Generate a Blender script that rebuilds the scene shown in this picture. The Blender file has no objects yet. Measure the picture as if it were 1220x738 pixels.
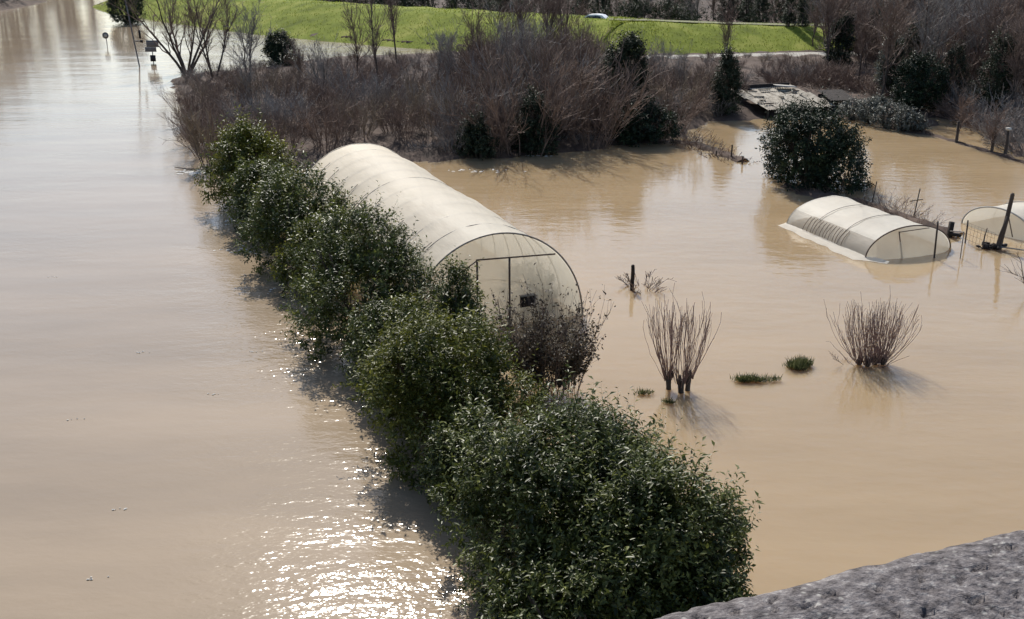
import bpy, math, random
import numpy as np
from mathutils import noise as mnoise, Vector

# ------------------------------------------------------------------ camera, world, sun
SC = bpy.context.scene
CAM_H, F_PX, PITCH = 12.0, 1300.0, math.radians(19.3)
SUN_AZ, SUN_EL = math.radians(-10.5), math.radians(42.0)   # azimuth from +Y, towards +X positive

cam_d = bpy.data.cameras.new('camera')
cam_d.sensor_width = 36.0
cam_d.lens = 36.0 * F_PX / 1220.0
cam_d.clip_start = 0.05
cam_d.clip_end = 6000
cam = bpy.data.objects.new('camera', cam_d)
cam.location = (0, 0, CAM_H)
cam.rotation_euler = (math.radians(90) - PITCH, 0, 0)
SC.collection.objects.link(cam)
SC.camera = cam

world = bpy.data.worlds.new('World')
SC.world = world
world.use_nodes = True
wn = world.node_tree
wn.nodes.clear()
sky = wn.nodes.new('ShaderNodeTexSky')
sky.sky_type = 'NISHITA'
sky.sun_disc = False
sky.sun_elevation = SUN_EL
sky.sun_rotation = SUN_AZ
sky.air_density = 1.0
sky.dust_density = 1.0
sky.ozone_density = 1.0
bg = wn.nodes.new('ShaderNodeBackground')
bg.inputs['Strength'].default_value = 0.115
wo = wn.nodes.new('ShaderNodeOutputWorld')
wn.links.new(sky.outputs[0], bg.inputs[0])
wn.links.new(bg.outputs[0], wo.inputs[0])

sun_d = bpy.data.lights.new('sun', 'SUN')
sun_d.energy = 4.2
sun_d.angle = math.radians(0.6)
sun_d.color = (1.0, 0.95, 0.87)
sun = bpy.data.objects.new('sun', sun_d)
sdir = Vector((math.sin(SUN_AZ) * math.cos(SUN_EL), math.cos(SUN_AZ) * math.cos(SUN_EL), math.sin(SUN_EL)))
sun.rotation_euler = sdir.to_track_quat('Z', 'Y').to_euler()
sun.location = (-20, 60, 60)
SC.collection.objects.link(sun)

SC.view_settings.view_transform = 'Standard'
SC.view_settings.look = 'None'
SC.view_settings.gamma = 1.0
SC.view_settings.exposure = 0.32
SC.cycles.max_bounces = 6
SC.cycles.transparent_max_bounces = 12
SC.cycles.transmission_bounces = 4
SC.cycles.sample_clamp_indirect = 6.0

# ------------------------------------------------------------------ helpers
COL = SC.collection
TAU = math.tau


def G(x, y, z=0.0):
    """world x, y of a point of height z that is seen at photo pixel x, y"""
    u = (x - 610) / F_PX
    v = (y - 369) / F_PX
    d = (u, math.cos(PITCH) - v * math.sin(PITCH), -math.sin(PITCH) - v * math.cos(PITCH))
    t = (z - CAM_H) / d[2]
    return np.array([d[0] * t, d[1] * t])


def nz(x, y, z=0.0, s=1.0):
    return mnoise.noise(Vector((x * s, y * s, z * s)))


class MB:
    """collects geometry (numpy) and links it as ONE mesh object"""

    def __init__(self):
        self.v, self.f4, self.f3, self.t, self.n = [], [], [], [], 0
        self.smooth = False

    def add(self, V, F, tint=None):
        V = np.asarray(V, float).reshape(-1, 3)
        F = np.asarray(F, int)
        (self.f4 if F.shape[1] == 4 else self.f3).append(F + self.n)
        self.v.append(V)
        self.t.append(np.full(len(V), 0.5) if tint is None else np.broadcast_to(tint, (len(V),)))
        self.n += len(V)
        return self

    def tubes(self, P, R, sides=3, cap=False):
        """P (N,K,3) polylines, R (N,K) radii"""
        P = np.asarray(P, float)
        if P.ndim == 2:
            P = P[None]
        R = np.broadcast_to(np.asarray(R, float), P.shape[:2])
        N, K = P.shape[:2]
        d = P[:, -1] - P[:, 0]
        d /= np.linalg.norm(d, axis=1, keepdims=True) + 1e-9
        ref = np.where(np.abs(d[:, 2:3]) > .9, np.array([[1., 0, 0]]), np.array([[0, 0, 1.]]))
        a = np.cross(d, ref)
        a /= np.linalg.norm(a, axis=1, keepdims=True) + 1e-9
        b = np.cross(d, a)
        an = np.arange(sides) / sides * TAU
        ring = a[:, None, None] * np.cos(an)[None, None, :, None] + b[:, None, None] * np.sin(an)[None, None, :, None]
        V = P[:, :, None] + ring * R[:, :, None, None]
        i = np.arange(N)[:, None, None] * K * sides
        k = np.arange(K - 1)[None, :, None] * sides
        s = np.arange(sides)[None, None, :]
        s2 = (s + 1) % sides
        F = np.stack(np.broadcast_arrays(i + k + s, i + k + s2, i + k + sides + s2, i + k + sides + s), -1).reshape(-1, 4)
        self.add(V, F)
        if cap:
            for e in (0, (K - 1) * sides):
                for n in range(N):
                    c0 = self.n - N * K * sides + n * K * sides + e
                    if sides == 4:
                        self.f4.append(np.array([[c0, c0 + 1, c0 + 2, c0 + 3]]))
                    else:
                        self.f3.append(np.array([[c0, c0 + j, c0 + j + 1] for j in range(1, sides - 1)]))
        return self

    def path(self, pts, r, sides=8):
        """one bent round bar with a frame that follows the path"""
        P = np.asarray(pts, float)
        K = len(P)
        R = np.broadcast_to(np.asarray(r, float), (K,))
        T = np.gradient(P, axis=0)
        T /= np.linalg.norm(T, axis=1, keepdims=True) + 1e-9
        ref = np.array([0.13, 0.97, 0.2])
        if abs(np.dot(P[-1] - P[0], ref)) / (np.linalg.norm(P[-1] - P[0]) + 1e-9) > .8:
            ref = np.array([0.97, 0.1, 0.2])
        A = np.cross(T, ref)
        A /= np.linalg.norm(A, axis=1, keepdims=True) + 1e-9
        B = np.cross(T, A)
        an = np.arange(sides) / sides * TAU
        V = P[:, None] + (A[:, None] * np.cos(an)[None, :, None] + B[:, None] * np.sin(an)[None, :, None]) * R[:, None, None]
        k = np.arange(K - 1)[:, None] * sides
        s = np.arange(sides)[None]
        s2 = (s + 1) % sides
        F = np.stack(np.broadcast_arrays(k + s, k + s2, k + sides + s2, k + sides + s), -1).reshape(-1, 4)
        n0 = self.n
        self.add(V, F)
        for e in (0, (K - 1) * sides):
            self.f3.append(np.array([[n0 + e, n0 + e + j, n0 + e + j + 1] for j in range(1, sides - 1)]))
        return self

    def box(self, c, s, rz=0.0, tilt=0.0, jit=0.0, rnd=None):
        V = np.array([[x, y, z] for z in (-.5, .5) for y in (-.5, .5) for x in (-.5, .5)]) * np.array(s)
        if jit and rnd is not None:
            V += rnd.normal(0, jit, V.shape)
        ct, st = math.cos(tilt), math.sin(tilt)
        V = np.c_[V[:, 0] * ct + V[:, 2] * st, V[:, 1], -V[:, 0] * st + V[:, 2] * ct]
        cr, sr = math.cos(rz), math.sin(rz)
        V = np.c_[V[:, 0] * cr - V[:, 1] * sr, V[:, 0] * sr + V[:, 1] * cr, V[:, 2]] + np.array(c)
        F = [[0, 2, 3, 1], [4, 5, 7, 6], [0, 1, 5, 4], [2, 6, 7, 3], [0, 4, 6, 2], [1, 3, 7, 5]]
        return self.add(V, F)

    def grid(self, V, closed=False):
        """V (A,B,3)"""
        A, B = V.shape[:2]
        i = np.arange(A - 1)[:, None] * B
        j = np.arange(B if closed else B - 1)[None]
        j2 = (j + 1) % B
        F = np.stack(np.broadcast_arrays(i + j, i + j2, i + B + j2, i + B + j), -1).reshape(-1, 4)
        return self.add(V, F)

    def leaves(self, P, D, N, L, W, tint=None, fold=0.25):
        """folded leaves: P base, D direction, N normal (n,3); L, W (n,)"""
        D = D / (np.linalg.norm(D, axis=1, keepdims=True) + 1e-9)
        S = np.cross(D, N)
        S /= np.linalg.norm(S, axis=1, keepdims=True) + 1e-9
        U = np.cross(S, D)
        L = np.asarray(L)[:, None]
        W = np.asarray(W)[:, None]
        mid = P + D * L * .45 + U * W * fold
        V = np.stack([P, mid - S * W * .5, P + D * L - U * L * .08, mid + S * W * .5], 1)
        n = len(P)
        b = np.arange(n)[:, None] * 4
        F = np.concatenate([b + np.array([[0, 2, 1]]), b + np.array([[0, 3, 2]])])
        t = np.full(n, .5) if tint is None else tint
        return self.add(V, F, np.repeat(t, 4))

    def mesh(self, name, mat):
        V = np.concatenate(self.v).astype(np.float32)
        loops, starts, tot = [], [], 0
        sizes = []
        for fl, k in ((self.f4, 4), (self.f3, 3)):
            if fl:
                F = np.concatenate(fl)
                loops.append(F.ravel())
                sizes.append(np.full(len(F), k))
        loops = np.concatenate(loops).astype(np.int32)
        sizes = np.concatenate(sizes).astype(np.int32)
        starts = np.concatenate([[0], np.cumsum(sizes)[:-1]]).astype(np.int32)
        me = bpy.data.meshes.new(name)
        me.vertices.add(len(V))
        me.vertices.foreach_set('co', V.ravel())
        me.loops.add(len(loops))
        me.loops.foreach_set('vertex_index', loops)
        me.polygons.add(len(sizes))
        me.polygons.foreach_set('loop_start', starts)
        me.polygons.foreach_set('loop_total', sizes)
        if self.smooth:
            me.polygons.foreach_set('use_smooth', np.ones(len(sizes), bool))
        me.update(calc_edges=True)
        me.validate()
        at = me.attributes.new('tint', 'FLOAT', 'POINT')
        at.data.foreach_set('value', np.concatenate(self.t).astype(np.float32))
        me.materials.append(mat)
        return me

    def build(self, name, mat, parent=None, loc=None, rz=0.0):
        o = bpy.data.objects.new(name, self.mesh(name, mat))
        COL.objects.link(o)
        if parent is not None:
            o.parent = parent
        if loc is not None:
            o.location = loc
        o.rotation_euler = (0, 0, rz)
        return o


def tag(o, label=None, cat=None, group=None, kind=None):
    if label:
        o['label'] = label
    if cat:
        o['category'] = cat
    if group:
        o['group'] = group
    if kind:
        o['kind'] = kind
    return o


def empty(name, loc, rz=0.0, label=None, cat=None, group=None):
    o = bpy.data.objects.new(name, None)
    o.empty_display_size = 0.3
    o.location = loc
    o.rotation_euler = (0, 0, rz)
    COL.objects.link(o)
    return tag(o, label, cat, group)


def copy_tree(o, parent=None):
    c = o.copy()
    COL.objects.link(c)
    if parent is not None:
        c.parent = parent
    for ch in list(o.children):
        copy_tree(ch, c)
    return c


USED = set()


def place(proto, x, y, z, s, rz, label, group=None, cat=None, sz=None):
    """first use moves the prototype itself, later ones copy it with its parts"""
    o = proto if proto.name not in USED else copy_tree(proto)
    USED.add(o.name)
    o.location = (x, y, z)
    o.rotation_euler = (0, 0, rz)
    o.scale = (s, s, s if sz is None else sz)
    o['label'] = label
    if cat:
        o['category'] = cat
    if group:
        o['group'] = group
    elif 'group' in o:
        del o['group']
    return o


# ------------------------------------------------------------------ materials
def new_mat(name):
    m = bpy.data.materials.new(name)
    m.use_nodes = True
    nt = m.node_tree
    nt.nodes.clear()
    out = nt.nodes.new('ShaderNodeOutputMaterial')
    return m, nt, out


def node(nt, t, **kw):
    n = nt.nodes.new(t)
    for k, v in kw.items():
        if k in n.inputs:
            n.inputs[k].default_value = v
        else:
            setattr(n, k, v)
    return n


def ramp(nt, fac, stops):
    r = nt.nodes.new('ShaderNodeValToRGB')
    e = r.color_ramp.elements
    while len(e) < len(stops):
        e.new(0.5)
    for i, (p, c) in enumerate(stops):
        e[i].position = p
        e[i].color = (*c, 1)
    nt.links.new(fac, r.inputs[0])
    return r.outputs[0]


def coords(nt, world_space=False, scale=(1, 1, 1)):
    if world_space:
        o = nt.nodes.new('ShaderNodeNewGeometry').outputs['Position']
    else:
        o = nt.nodes.new('ShaderNodeTexCoord').outputs['Object']
    mp = nt.nodes.new('ShaderNodeMapping')
    mp.inputs['Scale'].default_value = scale
    nt.links.new(o, mp.inputs[0])
    return mp.outputs[0]


def nfac(nt, vec, scale, detail=4, rough=.55):
    n = node(nt, 'ShaderNodeTexNoise', Scale=scale, Detail=detail, Roughness=rough)
    nt.links.new(vec, n.inputs['Vector'])
    return n.outputs[0]


def solid(name, stops, scale=3.0, rough=.8, bump=0.0, bscale=20.0, spec=.3, stretch=(1, 1, 1), metal=0.0):
    m, nt, out = new_mat(name)
    v = coords(nt, scale=stretch)
    p = node(nt, 'ShaderNodeBsdfPrincipled', Roughness=rough, Metallic=metal)
    p.inputs['Specular IOR Level'].default_value = spec
    nt.links.new(ramp(nt, nfac(nt, v, scale), stops), p.inputs['Base Color'])
    if bump:
        b = node(nt, 'ShaderNodeBump', Strength=bump, Distance=.03)
        nt.links.new(nfac(nt, v, bscale), b.inputs['Height'])
        nt.links.new(b.outputs[0], p.inputs['Normal'])
    nt.links.new(p.outputs[0], out.inputs[0])
    return m


def leafy(name, dark, mid, light, rough=.35, trans=.25, spec=.5):
    """leaf colour varies from leaf to leaf (tint) and clump to clump"""
    m, nt, out = new_mat(name)
    at = node(nt, 'ShaderNodeAttribute', attribute_name='tint')
    v = coords(nt)
    n = nfac(nt, v, 1.1, 2)
    ad = node(nt, 'ShaderNodeMath', operation='ADD')
    mu = node(nt, 'ShaderNodeMath', operation='MULTIPLY_ADD')
    nt.links.new(n, mu.inputs[0])
    mu.inputs[1].default_value = 1.0
    mu.inputs[2].default_value = -.5
    nt.links.new(at.outputs['Fac'], ad.inputs[0])
    nt.links.new(mu.outputs[0], ad.inputs[1])
    c = ramp(nt, ad.outputs[0], [(0.15, dark), (0.5, mid), (0.9, light)])
    p = node(nt, 'ShaderNodeBsdfPrincipled', Roughness=rough)
    p.inputs['Specular IOR Level'].default_value = spec
    nt.links.new(c, p.inputs['Base Color'])
    t = node(nt, 'ShaderNodeBsdfTranslucent')
    nt.links.new(c, t.inputs[0])
    mx = node(nt, 'ShaderNodeMixShader')
    mx.inputs[0].default_value = trans
    nt.links.new(p.outputs[0], mx.inputs[1])
    nt.links.new(t.outputs[0], mx.inputs[2])
    nt.links.new(mx.outputs[0], out.inputs[0])
    return m


def film(name, col, see=.12, trans=.45, bump=.3, wr=(1, 1, 1), wscale=5.0):
    m, nt, out = new_mat(name)
    v = coords(nt, scale=wr)
    n = nfac(nt, v, wscale, 3)
    v2 = coords(nt)
    c = ramp(nt, nfac(nt, v2, 1.3, 5, .6), [(.3, tuple(k * .93 for k in col)), (.7, col)])
    b = node(nt, 'ShaderNodeBump', Strength=bump, Distance=.05)
    nt.links.new(n, b.inputs['Height'])
    p = node(nt, 'ShaderNodeBsdfPrincipled', Roughness=.55)
    p.inputs['Specular IOR Level'].default_value = .25
    nt.links.new(c, p.inputs['Base Color'])
    nt.links.new(b.outputs[0], p.inputs['Normal'])
    t = node(nt, 'ShaderNodeBsdfTranslucent')
    nt.links.new(c, t.inputs[0])
    nt.links.new(b.outputs[0], t.inputs['Normal'])
    m1 = node(nt, 'ShaderNodeMixShader')
    m1.inputs[0].default_value = trans
    nt.links.new(p.outputs[0], m1.inputs[1])
    nt.links.new(t.outputs[0], m1.inputs[2])
    tr = node(nt, 'ShaderNodeBsdfTransparent')
    m2 = node(nt, 'ShaderNodeMixShader')
    m2.inputs[0].default_value = see
    nt.links.new(m1.outputs[0], m2.inputs[1])
    nt.links.new(tr.outputs[0], m2.inputs[2])
    nt.links.new(m2.outputs[0], out.inputs[0])
    return m


def water_mat(name, c_dark, c_light, river):
    m, nt, out = new_mat(name)
    pos = nt.nodes.new('ShaderNodeNewGeometry').outputs['Position']
    L = nt.links

    def mapped(sc, rot=0.0):
        mp = nt.nodes.new('ShaderNodeMapping')
        mp.inputs['Scale'].default_value = sc
        mp.inputs['Rotation'].default_value = (0, 0, rot)
        L.new(pos, mp.inputs[0])
        return mp.outputs[0]
    base = ramp(nt, nfac(nt, mapped((.35, 1.3, 1), .4 if not river else -1.1), .16, 5, .62), [(.3, c_dark), (.7, c_light)])
    p = node(nt, 'ShaderNodeBsdfPrincipled', Roughness=.10 if river else .04, IOR=1.333)
    p.inputs['Subsurface Weight'].default_value = .0 if river else .75
    p.inputs['Subsurface Radius'].default_value = (1.0, .8, .55)
    p.inputs['Subsurface Scale'].default_value = 1.4
    L.new(base, p.inputs['Base Color'])
    if river:
        # chop, finer near the hedge where the current drags
        a = nfac(nt, mapped((1.0, 1.9, 1), -.5), 1.2, 3, .6)
        b = nfac(nt, mapped((1.0, 1.5, 1), .3), 4.6, 2, .55)
        c = nfac(nt, mapped((.4, 1.0, 1), -.3), .35, 2, .5)
        patch = nfac(nt, mapped((.6, 1.0, 1), .2), .22, 2, .5)
        pr = nt.nodes.new('ShaderNodeMapRange')
        pr.inputs['From Min'].default_value = .38
        pr.inputs['From Max'].default_value = .62
        pr.inputs['To Min'].default_value = .35
        pr.inputs['To Max'].default_value = 1.0
        L.new(patch, pr.inputs[0])
        m1 = node(nt, 'ShaderNodeMath', operation='MULTIPLY_ADD')
        L.new(b, m1.inputs[0])
        m1.inputs[1].default_value = .28
        L.new(a, m1.inputs[2])
        # chop grows towards the hedge line x = RX(y)
        sp = nt.nodes.new('ShaderNodeSeparateXYZ')
        L.new(pos, sp.inputs[0])
        dist = node(nt, 'ShaderNodeMath', operation='MULTIPLY_ADD')     # x + .33 y
        L.new(sp.outputs[1], dist.inputs[0])
        dist.inputs[1].default_value = .30
        L.new(sp.outputs[0], dist.inputs[2])
        dr = nt.nodes.new('ShaderNodeMapRange')
        dr.inputs['From Min'].default_value = -1.5
        dr.inputs['From Max'].default_value = 3.3
        dr.inputs['To Min'].default_value = .22
        dr.inputs['To Max'].default_value = 1.5
        L.new(dist.outputs[0], dr.inputs[0])
        mm = node(nt, 'ShaderNodeMath', operation='MULTIPLY')
        L.new(pr.outputs[0], mm.inputs[0])
        L.new(dr.outputs[0], mm.inputs[1])
        m2 = node(nt, 'ShaderNodeMath', operation='MULTIPLY')
        L.new(m1.outputs[0], m2.inputs[0])
        L.new(mm.outputs[0], m2.inputs[1])
        m3 = node(nt, 'ShaderNodeMath', operation='MULTIPLY_ADD')
        L.new(c, m3.inputs[0])
        m3.inputs[1].default_value = .7
        L.new(m2.outputs[0], m3.inputs[2])
        h = m3.outputs[0]
        bu = node(nt, 'ShaderNodeBump', Strength=1.0, Distance=.050)
    else:
        a = nfac(nt, mapped((1.0, 2.2, 1), .15), .9, 3, .5)
        b = nfac(nt, mapped((1.0, 1.4, 1), .8), 5.0, 2, .5)
        m1 = node(nt, 'ShaderNodeMath', operation='MULTIPLY_ADD')
        L.new(b, m1.inputs[0])
        m1.inputs[1].default_value = .10
        L.new(a, m1.inputs[2])
        h = m1.outputs[0]
        bu = node(nt, 'ShaderNodeBump', Strength=1.0, Distance=.018)
    L.new(h, bu.inputs['Height'])
    L.new(bu.outputs[0], p.inputs['Normal'])
    L.new(p.outputs[0], out.inputs[0])
    return m


M = {}
M['river'] = water_mat('river_water', (.25, .195, .135), (.35, .27, .185), True)
M['flood'] = water_mat('flood_water', (.325, .235, .135), (.395, .29, .172), False)
M['ground'] = solid('leaf_litter_soil', [(.3, (.030, .020, .016)), (.5, (.075, .050, .038)), (.75, (.14, .10, .078))], .8, .95, .6, 6)
M['grass'] = solid('bank_grass', [(.3, (.10, .125, .018)), (.5, (.17, .205, .028)), (.7, (.26, .27, .06))], .35, .95, .5, 8, .1)
M['grass_blade'] = leafy('grass_blades', (.12, .15, .02), (.19, .235, .03), (.30, .31, .07), .7, .5, .1)
M['gravel'] = solid('pale_gravel', [(.3, (.30, .28, .24)), (.7, (.48, .45, .40))], 5, .95, .4, 30)
M['laurel'] = leafy('laurel_leaf', (.012, .024, .006), (.062, .080, .015), (.20, .22, .06), .42, .32, .38)
M['laurel2'] = leafy('laurel_leaf_yellowish', (.016, .028, .005), (.084, .098, .014), (.23, .23, .045), .44, .36, .32)
M['dark_leaf'] = leafy('dark_evergreen_leaf', (.008, .016, .012), (.018, .032, .016), (.05, .07, .03), .5, .14, .2)
M['ivy'] = leafy('ivy_leaf', (.012, .020, .012), (.028, .040, .022), (.075, .085, .05), .55, .15, .15)
M['pale_ivy'] = leafy('pale_ivy_leaf', (.07, .07, .05), (.17, .17, .12), (.42, .42, .33), .4, .2)
M['dry_leaf'] = leafy('dry_leaf', (.022, .015, .010), (.058, .042, .026), (.17, .14, .09), .6, .25)
M['sage'] = leafy('grey_green_leaf', (.05, .055, .045), (.11, .12, .10), (.24, .25, .21), .5, .2)
M['weed'] = leafy('weed_blade', (.05, .065, .02), (.11, .13, .045), (.2, .2, .09), .6, .3)
M['bark'] = solid('grey_brown_bark', [(.3, (.035, .027, .022)), (.7, (.11, .09, .075))], 6, .9, .8, 25, stretch=(1, 1, .25))
M['twig'] = solid('brown_twig', [(.3, (.10, .067, .052)), (.7, (.27, .19, .15))], 2, .75)
M['twig_tan'] = solid('tan_twig', [(.3, (.15, .11, .075)), (.7, (.33, .26, .185))], 2, .8)
M['twig_red'] = solid('reddish_willow_rod', [(.3, (.15, .09, .08)), (.7, (.33, .215, .185))], 2, .6)
M['twig_grey'] = solid('grey_twig', [(.3, (.15, .13, .125)), (.7, (.34, .31, .28))], 2, .8)
M['film'] = film('greenhouse_film', (.93, .87, .74), .12, .50, .35, (1, .25, 1), 4)
M['film_front'] = film('greenhouse_end_film', (.93, .88, .76), .32, .75, .35, (1, 1, .3), 3)
M['film_small'] = film('low_tunnel_film', (.90, .87, .78), .14, .5, .45, (1, .4, 1), 5)
M['film_net'] = film('slatted_side_film', (.55, .52, .46), .30, .4, .3, (3, .5, 1), 5)
M['steel'] = solid('galvanised_tube', [(.3, (.17, .15, .13)), (.7, (.30, .27, .24))], 9, .5, metal=.35)
M['rust'] = solid('rusty_tube', [(.3, (.07, .045, .035)), (.7, (.17, .12, .09))], 9, .7)
M['wood'] = solid('weathered_post', [(.3, (.045, .034, .028)), (.7, (.13, .10, .08))], 5, .9, .7, 30, stretch=(1, 1, .2))
M['dark_wood'] = solid('wet_dark_wood', [(.3, (.012, .01, .01)), (.7, (.045, .035, .03))], 5, .9, .5, 20)
M['sheet'] = solid('weathered_roof_sheet', [(.3, (.15, .13, .105)), (.5, (.33, .29, .23)), (.7, (.50, .46, .38))], 2.6, .8, .4, 14)
M['foam'] = solid('pale_foam', [(.3, (.5, .46, .40)), (.7, (.78, .75, .68))], 8, .7, .6, 20)
M['worn'] = solid('worn_turf', [(.3, (.13, .14, .06)), (.7, (.26, .25, .15))], 1.5, .95)
M['white_paint'] = solid('white_car_paint', [(.3, (.74, .74, .74)), (.7, (.8, .8, .8))], 3, .25, spec=.6)
M['glass'] = solid('dark_car_glass', [(.3, (.02, .022, .025)), (.7, (.03, .032, .035))], 3, .08, spec=.8)
M['tyre'] = solid('black_rubber', [(.3, (.015, .015, .015)), (.7, (.03, .03, .03))], 8, .8)
M['sign_grey'] = solid('sign_back_grey', [(.3, (.10, .10, .11)), (.7, (.16, .16, .17))], 5, .6)
M['black'] = solid('matt_black', [(.3, (.01, .01, .012)), (.7, (.02, .02, .022))], 5, .6)
M['wall_pale'] = solid('pale_render', [(.3, (.34, .32, .29)), (.7, (.46, .44, .40))], 1.2, .9)

# parapet: lichen-covered rough stone
m, nt, out = new_mat('lichened_stone')
v = coords(nt)
p = node(nt, 'ShaderNodeBsdfPrincipled', Roughness=.92)
p.inputs['Specular IOR Level'].default_value = .2
c1 = ramp(nt, nfac(nt, v, 85, 10, .78), [(.36, (.035, .030, .031)), (.46, (.11, .098, .098)), (.56, (.19, .172, .17)), (.68, (.42, .40, .38))])
spots = node(nt, 'ShaderNodeTexVoronoi', Scale=140.0)
nt.links.new(v, spots.inputs['Vector'])
sm = ramp(nt, spots.outputs['Distance'], [(.05, (1, 1, 1)), (.30, (0, 0, 0))])
sn = ramp(nt, nfac(nt, v, 14, 3), [(.50, (0, 0, 0)), (.66, (.8, .8, .8))])
mm = node(nt, 'ShaderNodeMath', operation='MULTIPLY')
nt.links.new(sm, mm.inputs[0])
nt.links.new(sn, mm.inputs[1])
mx = nt.nodes.new('ShaderNodeMixRGB')
nt.links.new(mm.outputs[0], mx.inputs[0])
nt.links.new(c1, mx.inputs[1])
mx.inputs[2].default_value = (.55, .53, .48, 1)
nt.links.new(mx.outputs[0], p.inputs['Base Color'])
b = node(nt, 'ShaderNodeBump', Strength=1.0, Distance=.005)
nt.links.new(nfac(nt, v, 160, 5, .6), b.inputs['Height'])
nt.links.new(b.outputs[0], p.inputs['Normal'])
nt.links.new(p.outputs[0], out.inputs[0])
M['stone'] = m

# ------------------------------------------------------------------ terrain and water
land_px = [(205, 97), (214, 118), (232, 160), (252, 193), (330, 202), (400, 202), (490, 192), (560, 190), (640, 184), (720, 177),
           (770, 170), (808, 168), (826, 156), (838, 148), (880, 143), (940, 140), (1000, 139), (1060, 152), (1103, 162), (1112, 150),
           (1120, 137), (1150, 150), (1185, 168), (1222, 188), (1300, 220), (1420, 240)]
land = [G(*q) for q in land_px] + [np.array((90., 60.)), np.array((120., 112.)), np.array((60., 112.)), G(1000, 60), G(800, 66), G(700, 66), G(600, 62),
                                   G(520, 66), G(450, 69), G(400, 70), G(330, 80), G(262, 88), G(215, 92)]
land = np.array(land)
left_bank = np.array([G(-40, 22), G(0, 15), G(30, 9), G(45, 4), G(52, -4), (-98, 300), (-420, 300), (-420, 120)])
lev_base = np.array([(-88, 300), (-76, 240), (-70, 205), G(108, 8), G(130, 16), G(200, 27), G(300, 41), G(450, 55), G(600, 65), G(700, 74), G(800, 75), G(960, 71),
                     G(1100, 71), G(1260, 74), (70, 106), (110, 108)])


def poly_sd(X, Y, poly):
    """signed distance, positive inside"""
    a = poly
    b = np.roll(poly, -1, 0)
    D = np.full(X.shape, 1e9)
    ins = np.zeros(X.shape, bool)
    for (x0, y0), (x1, y1) in zip(a, b):
        dx, dy = x1 - x0, y1 - y0
        t = np.clip(((X - x0) * dx + (Y - y0) * dy) / (dx * dx + dy * dy + 1e-9), 0, 1)
        D = np.minimum(D, np.hypot(X - x0 - t * dx, Y - y0 - t * dy))
        cond = ((y0 > Y) != (y1 > Y)) & (X < (x1 - x0) * (Y - y0) / (y1 - y0 + 1e-12) + x0)
        ins ^= cond
    return np.where(ins, D, -D)


behind = np.vstack([lev_base, [(500, 108), (500, 600), (-88, 600)]])


def height(X, Y):
    X = np.asarray(X, float)
    Y = np.asarray(Y, float)
    s1 = poly_sd(X, Y, land) + .55 * np.sin(X * 1.3 + Y * .4) * np.cos(Y * 1.1 - X * .5) + .3 * np.sin(X * 3.1) * np.sin(Y * 2.7)
    h1 = np.where(s1 > 0, .05 + .65 * (1 - np.exp(-s1 / 2.5)), np.maximum(-.9, s1 * .5))
    s2 = poly_sd(X, Y, left_bank)
    h2 = np.where(s2 > 0, np.minimum(1.5, .1 + s2 * .3), -.9)
    s3 = poly_sd(X, Y, behind) - 1.0
    h3 = np.where(s3 > 0, .5, -.9)
    return np.maximum(np.maximum(h1, h2), h3)


def hz(x, y):
    return float(height(np.array([x]), np.array([y]))[0])


gx = np.concatenate([np.linspace(-420, -70, 60)[:-1], np.linspace(-70, 75, 260), np.linspace(75, 500, 50)[1:]])
gy = np.concatenate([np.linspace(-60, 50, 30)[:-1], np.linspace(50, 125, 190), np.linspace(125, 600, 150)[1:]])
XX, YY = np.meshgrid(gx, gy, indexing='ij')
ZZ = height(XX, YY) + .10 * np.sin(XX * 2.1 + 1.3 * np.sin(YY)) * np.sin(YY * 1.7) * (XX < 200)
mb = MB()
mb.smooth = True
mb.grid(np.stack([XX, YY, ZZ], -1))
tag(mb.build('river_bank_ground', M['ground']), 'brown leaf littered ground under the leafless thicket', kind='structure')
mb = MB()
mb.add([(-4000, 590, .45), (4000, 590, .45), (4000, 5000, .45), (-4000, 5000, .45)], [[0, 1, 2, 3]])
tag(mb.build('far_plain', M['ground']), 'flat brown land stretching to the horizon', kind='structure')

# the hedge line separates fast river water and the still flood water over the gardens
split = np.array([(3.0, -60), (1.6, 5), (0.2, 17), (-2.4, 24), (-5.0, 32), (-8.3, 39.5), (-12.0, 48.5), (-14.8, 55), (-16, 62), (-19, 75), (-25, 93), (-10, 98), (8, 103), (8, 125), (-40, 180), (-90, 600)])
mb = MB()
mb.grid(np.stack([np.c_[np.full(len(split), -450), split[:, 1], np.zeros(len(split))], np.c_[split, np.zeros(len(split))]]))
tag(mb.build('river_water', M['river']), 'rippled grey brown river in flood left of the hedge', kind='structure')
mb = MB()
mb.grid(np.stack([np.c_[split, np.zeros(len(split))], np.c_[np.full(len(split), 520), split[:, 1], np.zeros(len(split))]]))
tag(mb.build('flood_water', M['flood']), 'still tan flood water standing over the gardens right of the hedge', kind='structure')

# grass levee
def offset(poly, d):
    t = np.gradient(poly, axis=0)
    t /= np.linalg.norm(t, axis=1, keepdims=True)
    n = np.c_[-t[:, 1], t[:, 0]]
    return poly + n * np.asarray(d)[..., None]


def densify(poly, k):
    out = []
    for a, b in zip(poly[:-1], poly[1:]):
        for i in range(k):
            out.append(a + (b - a) * i / k)
    out.append(poly[-1])
    q = np.array(out)
    for _ in range(6):
        q[1:-1] = (q[:-2] + q[1:-1] * 2 + q[2:]) / 4
    return q


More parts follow.
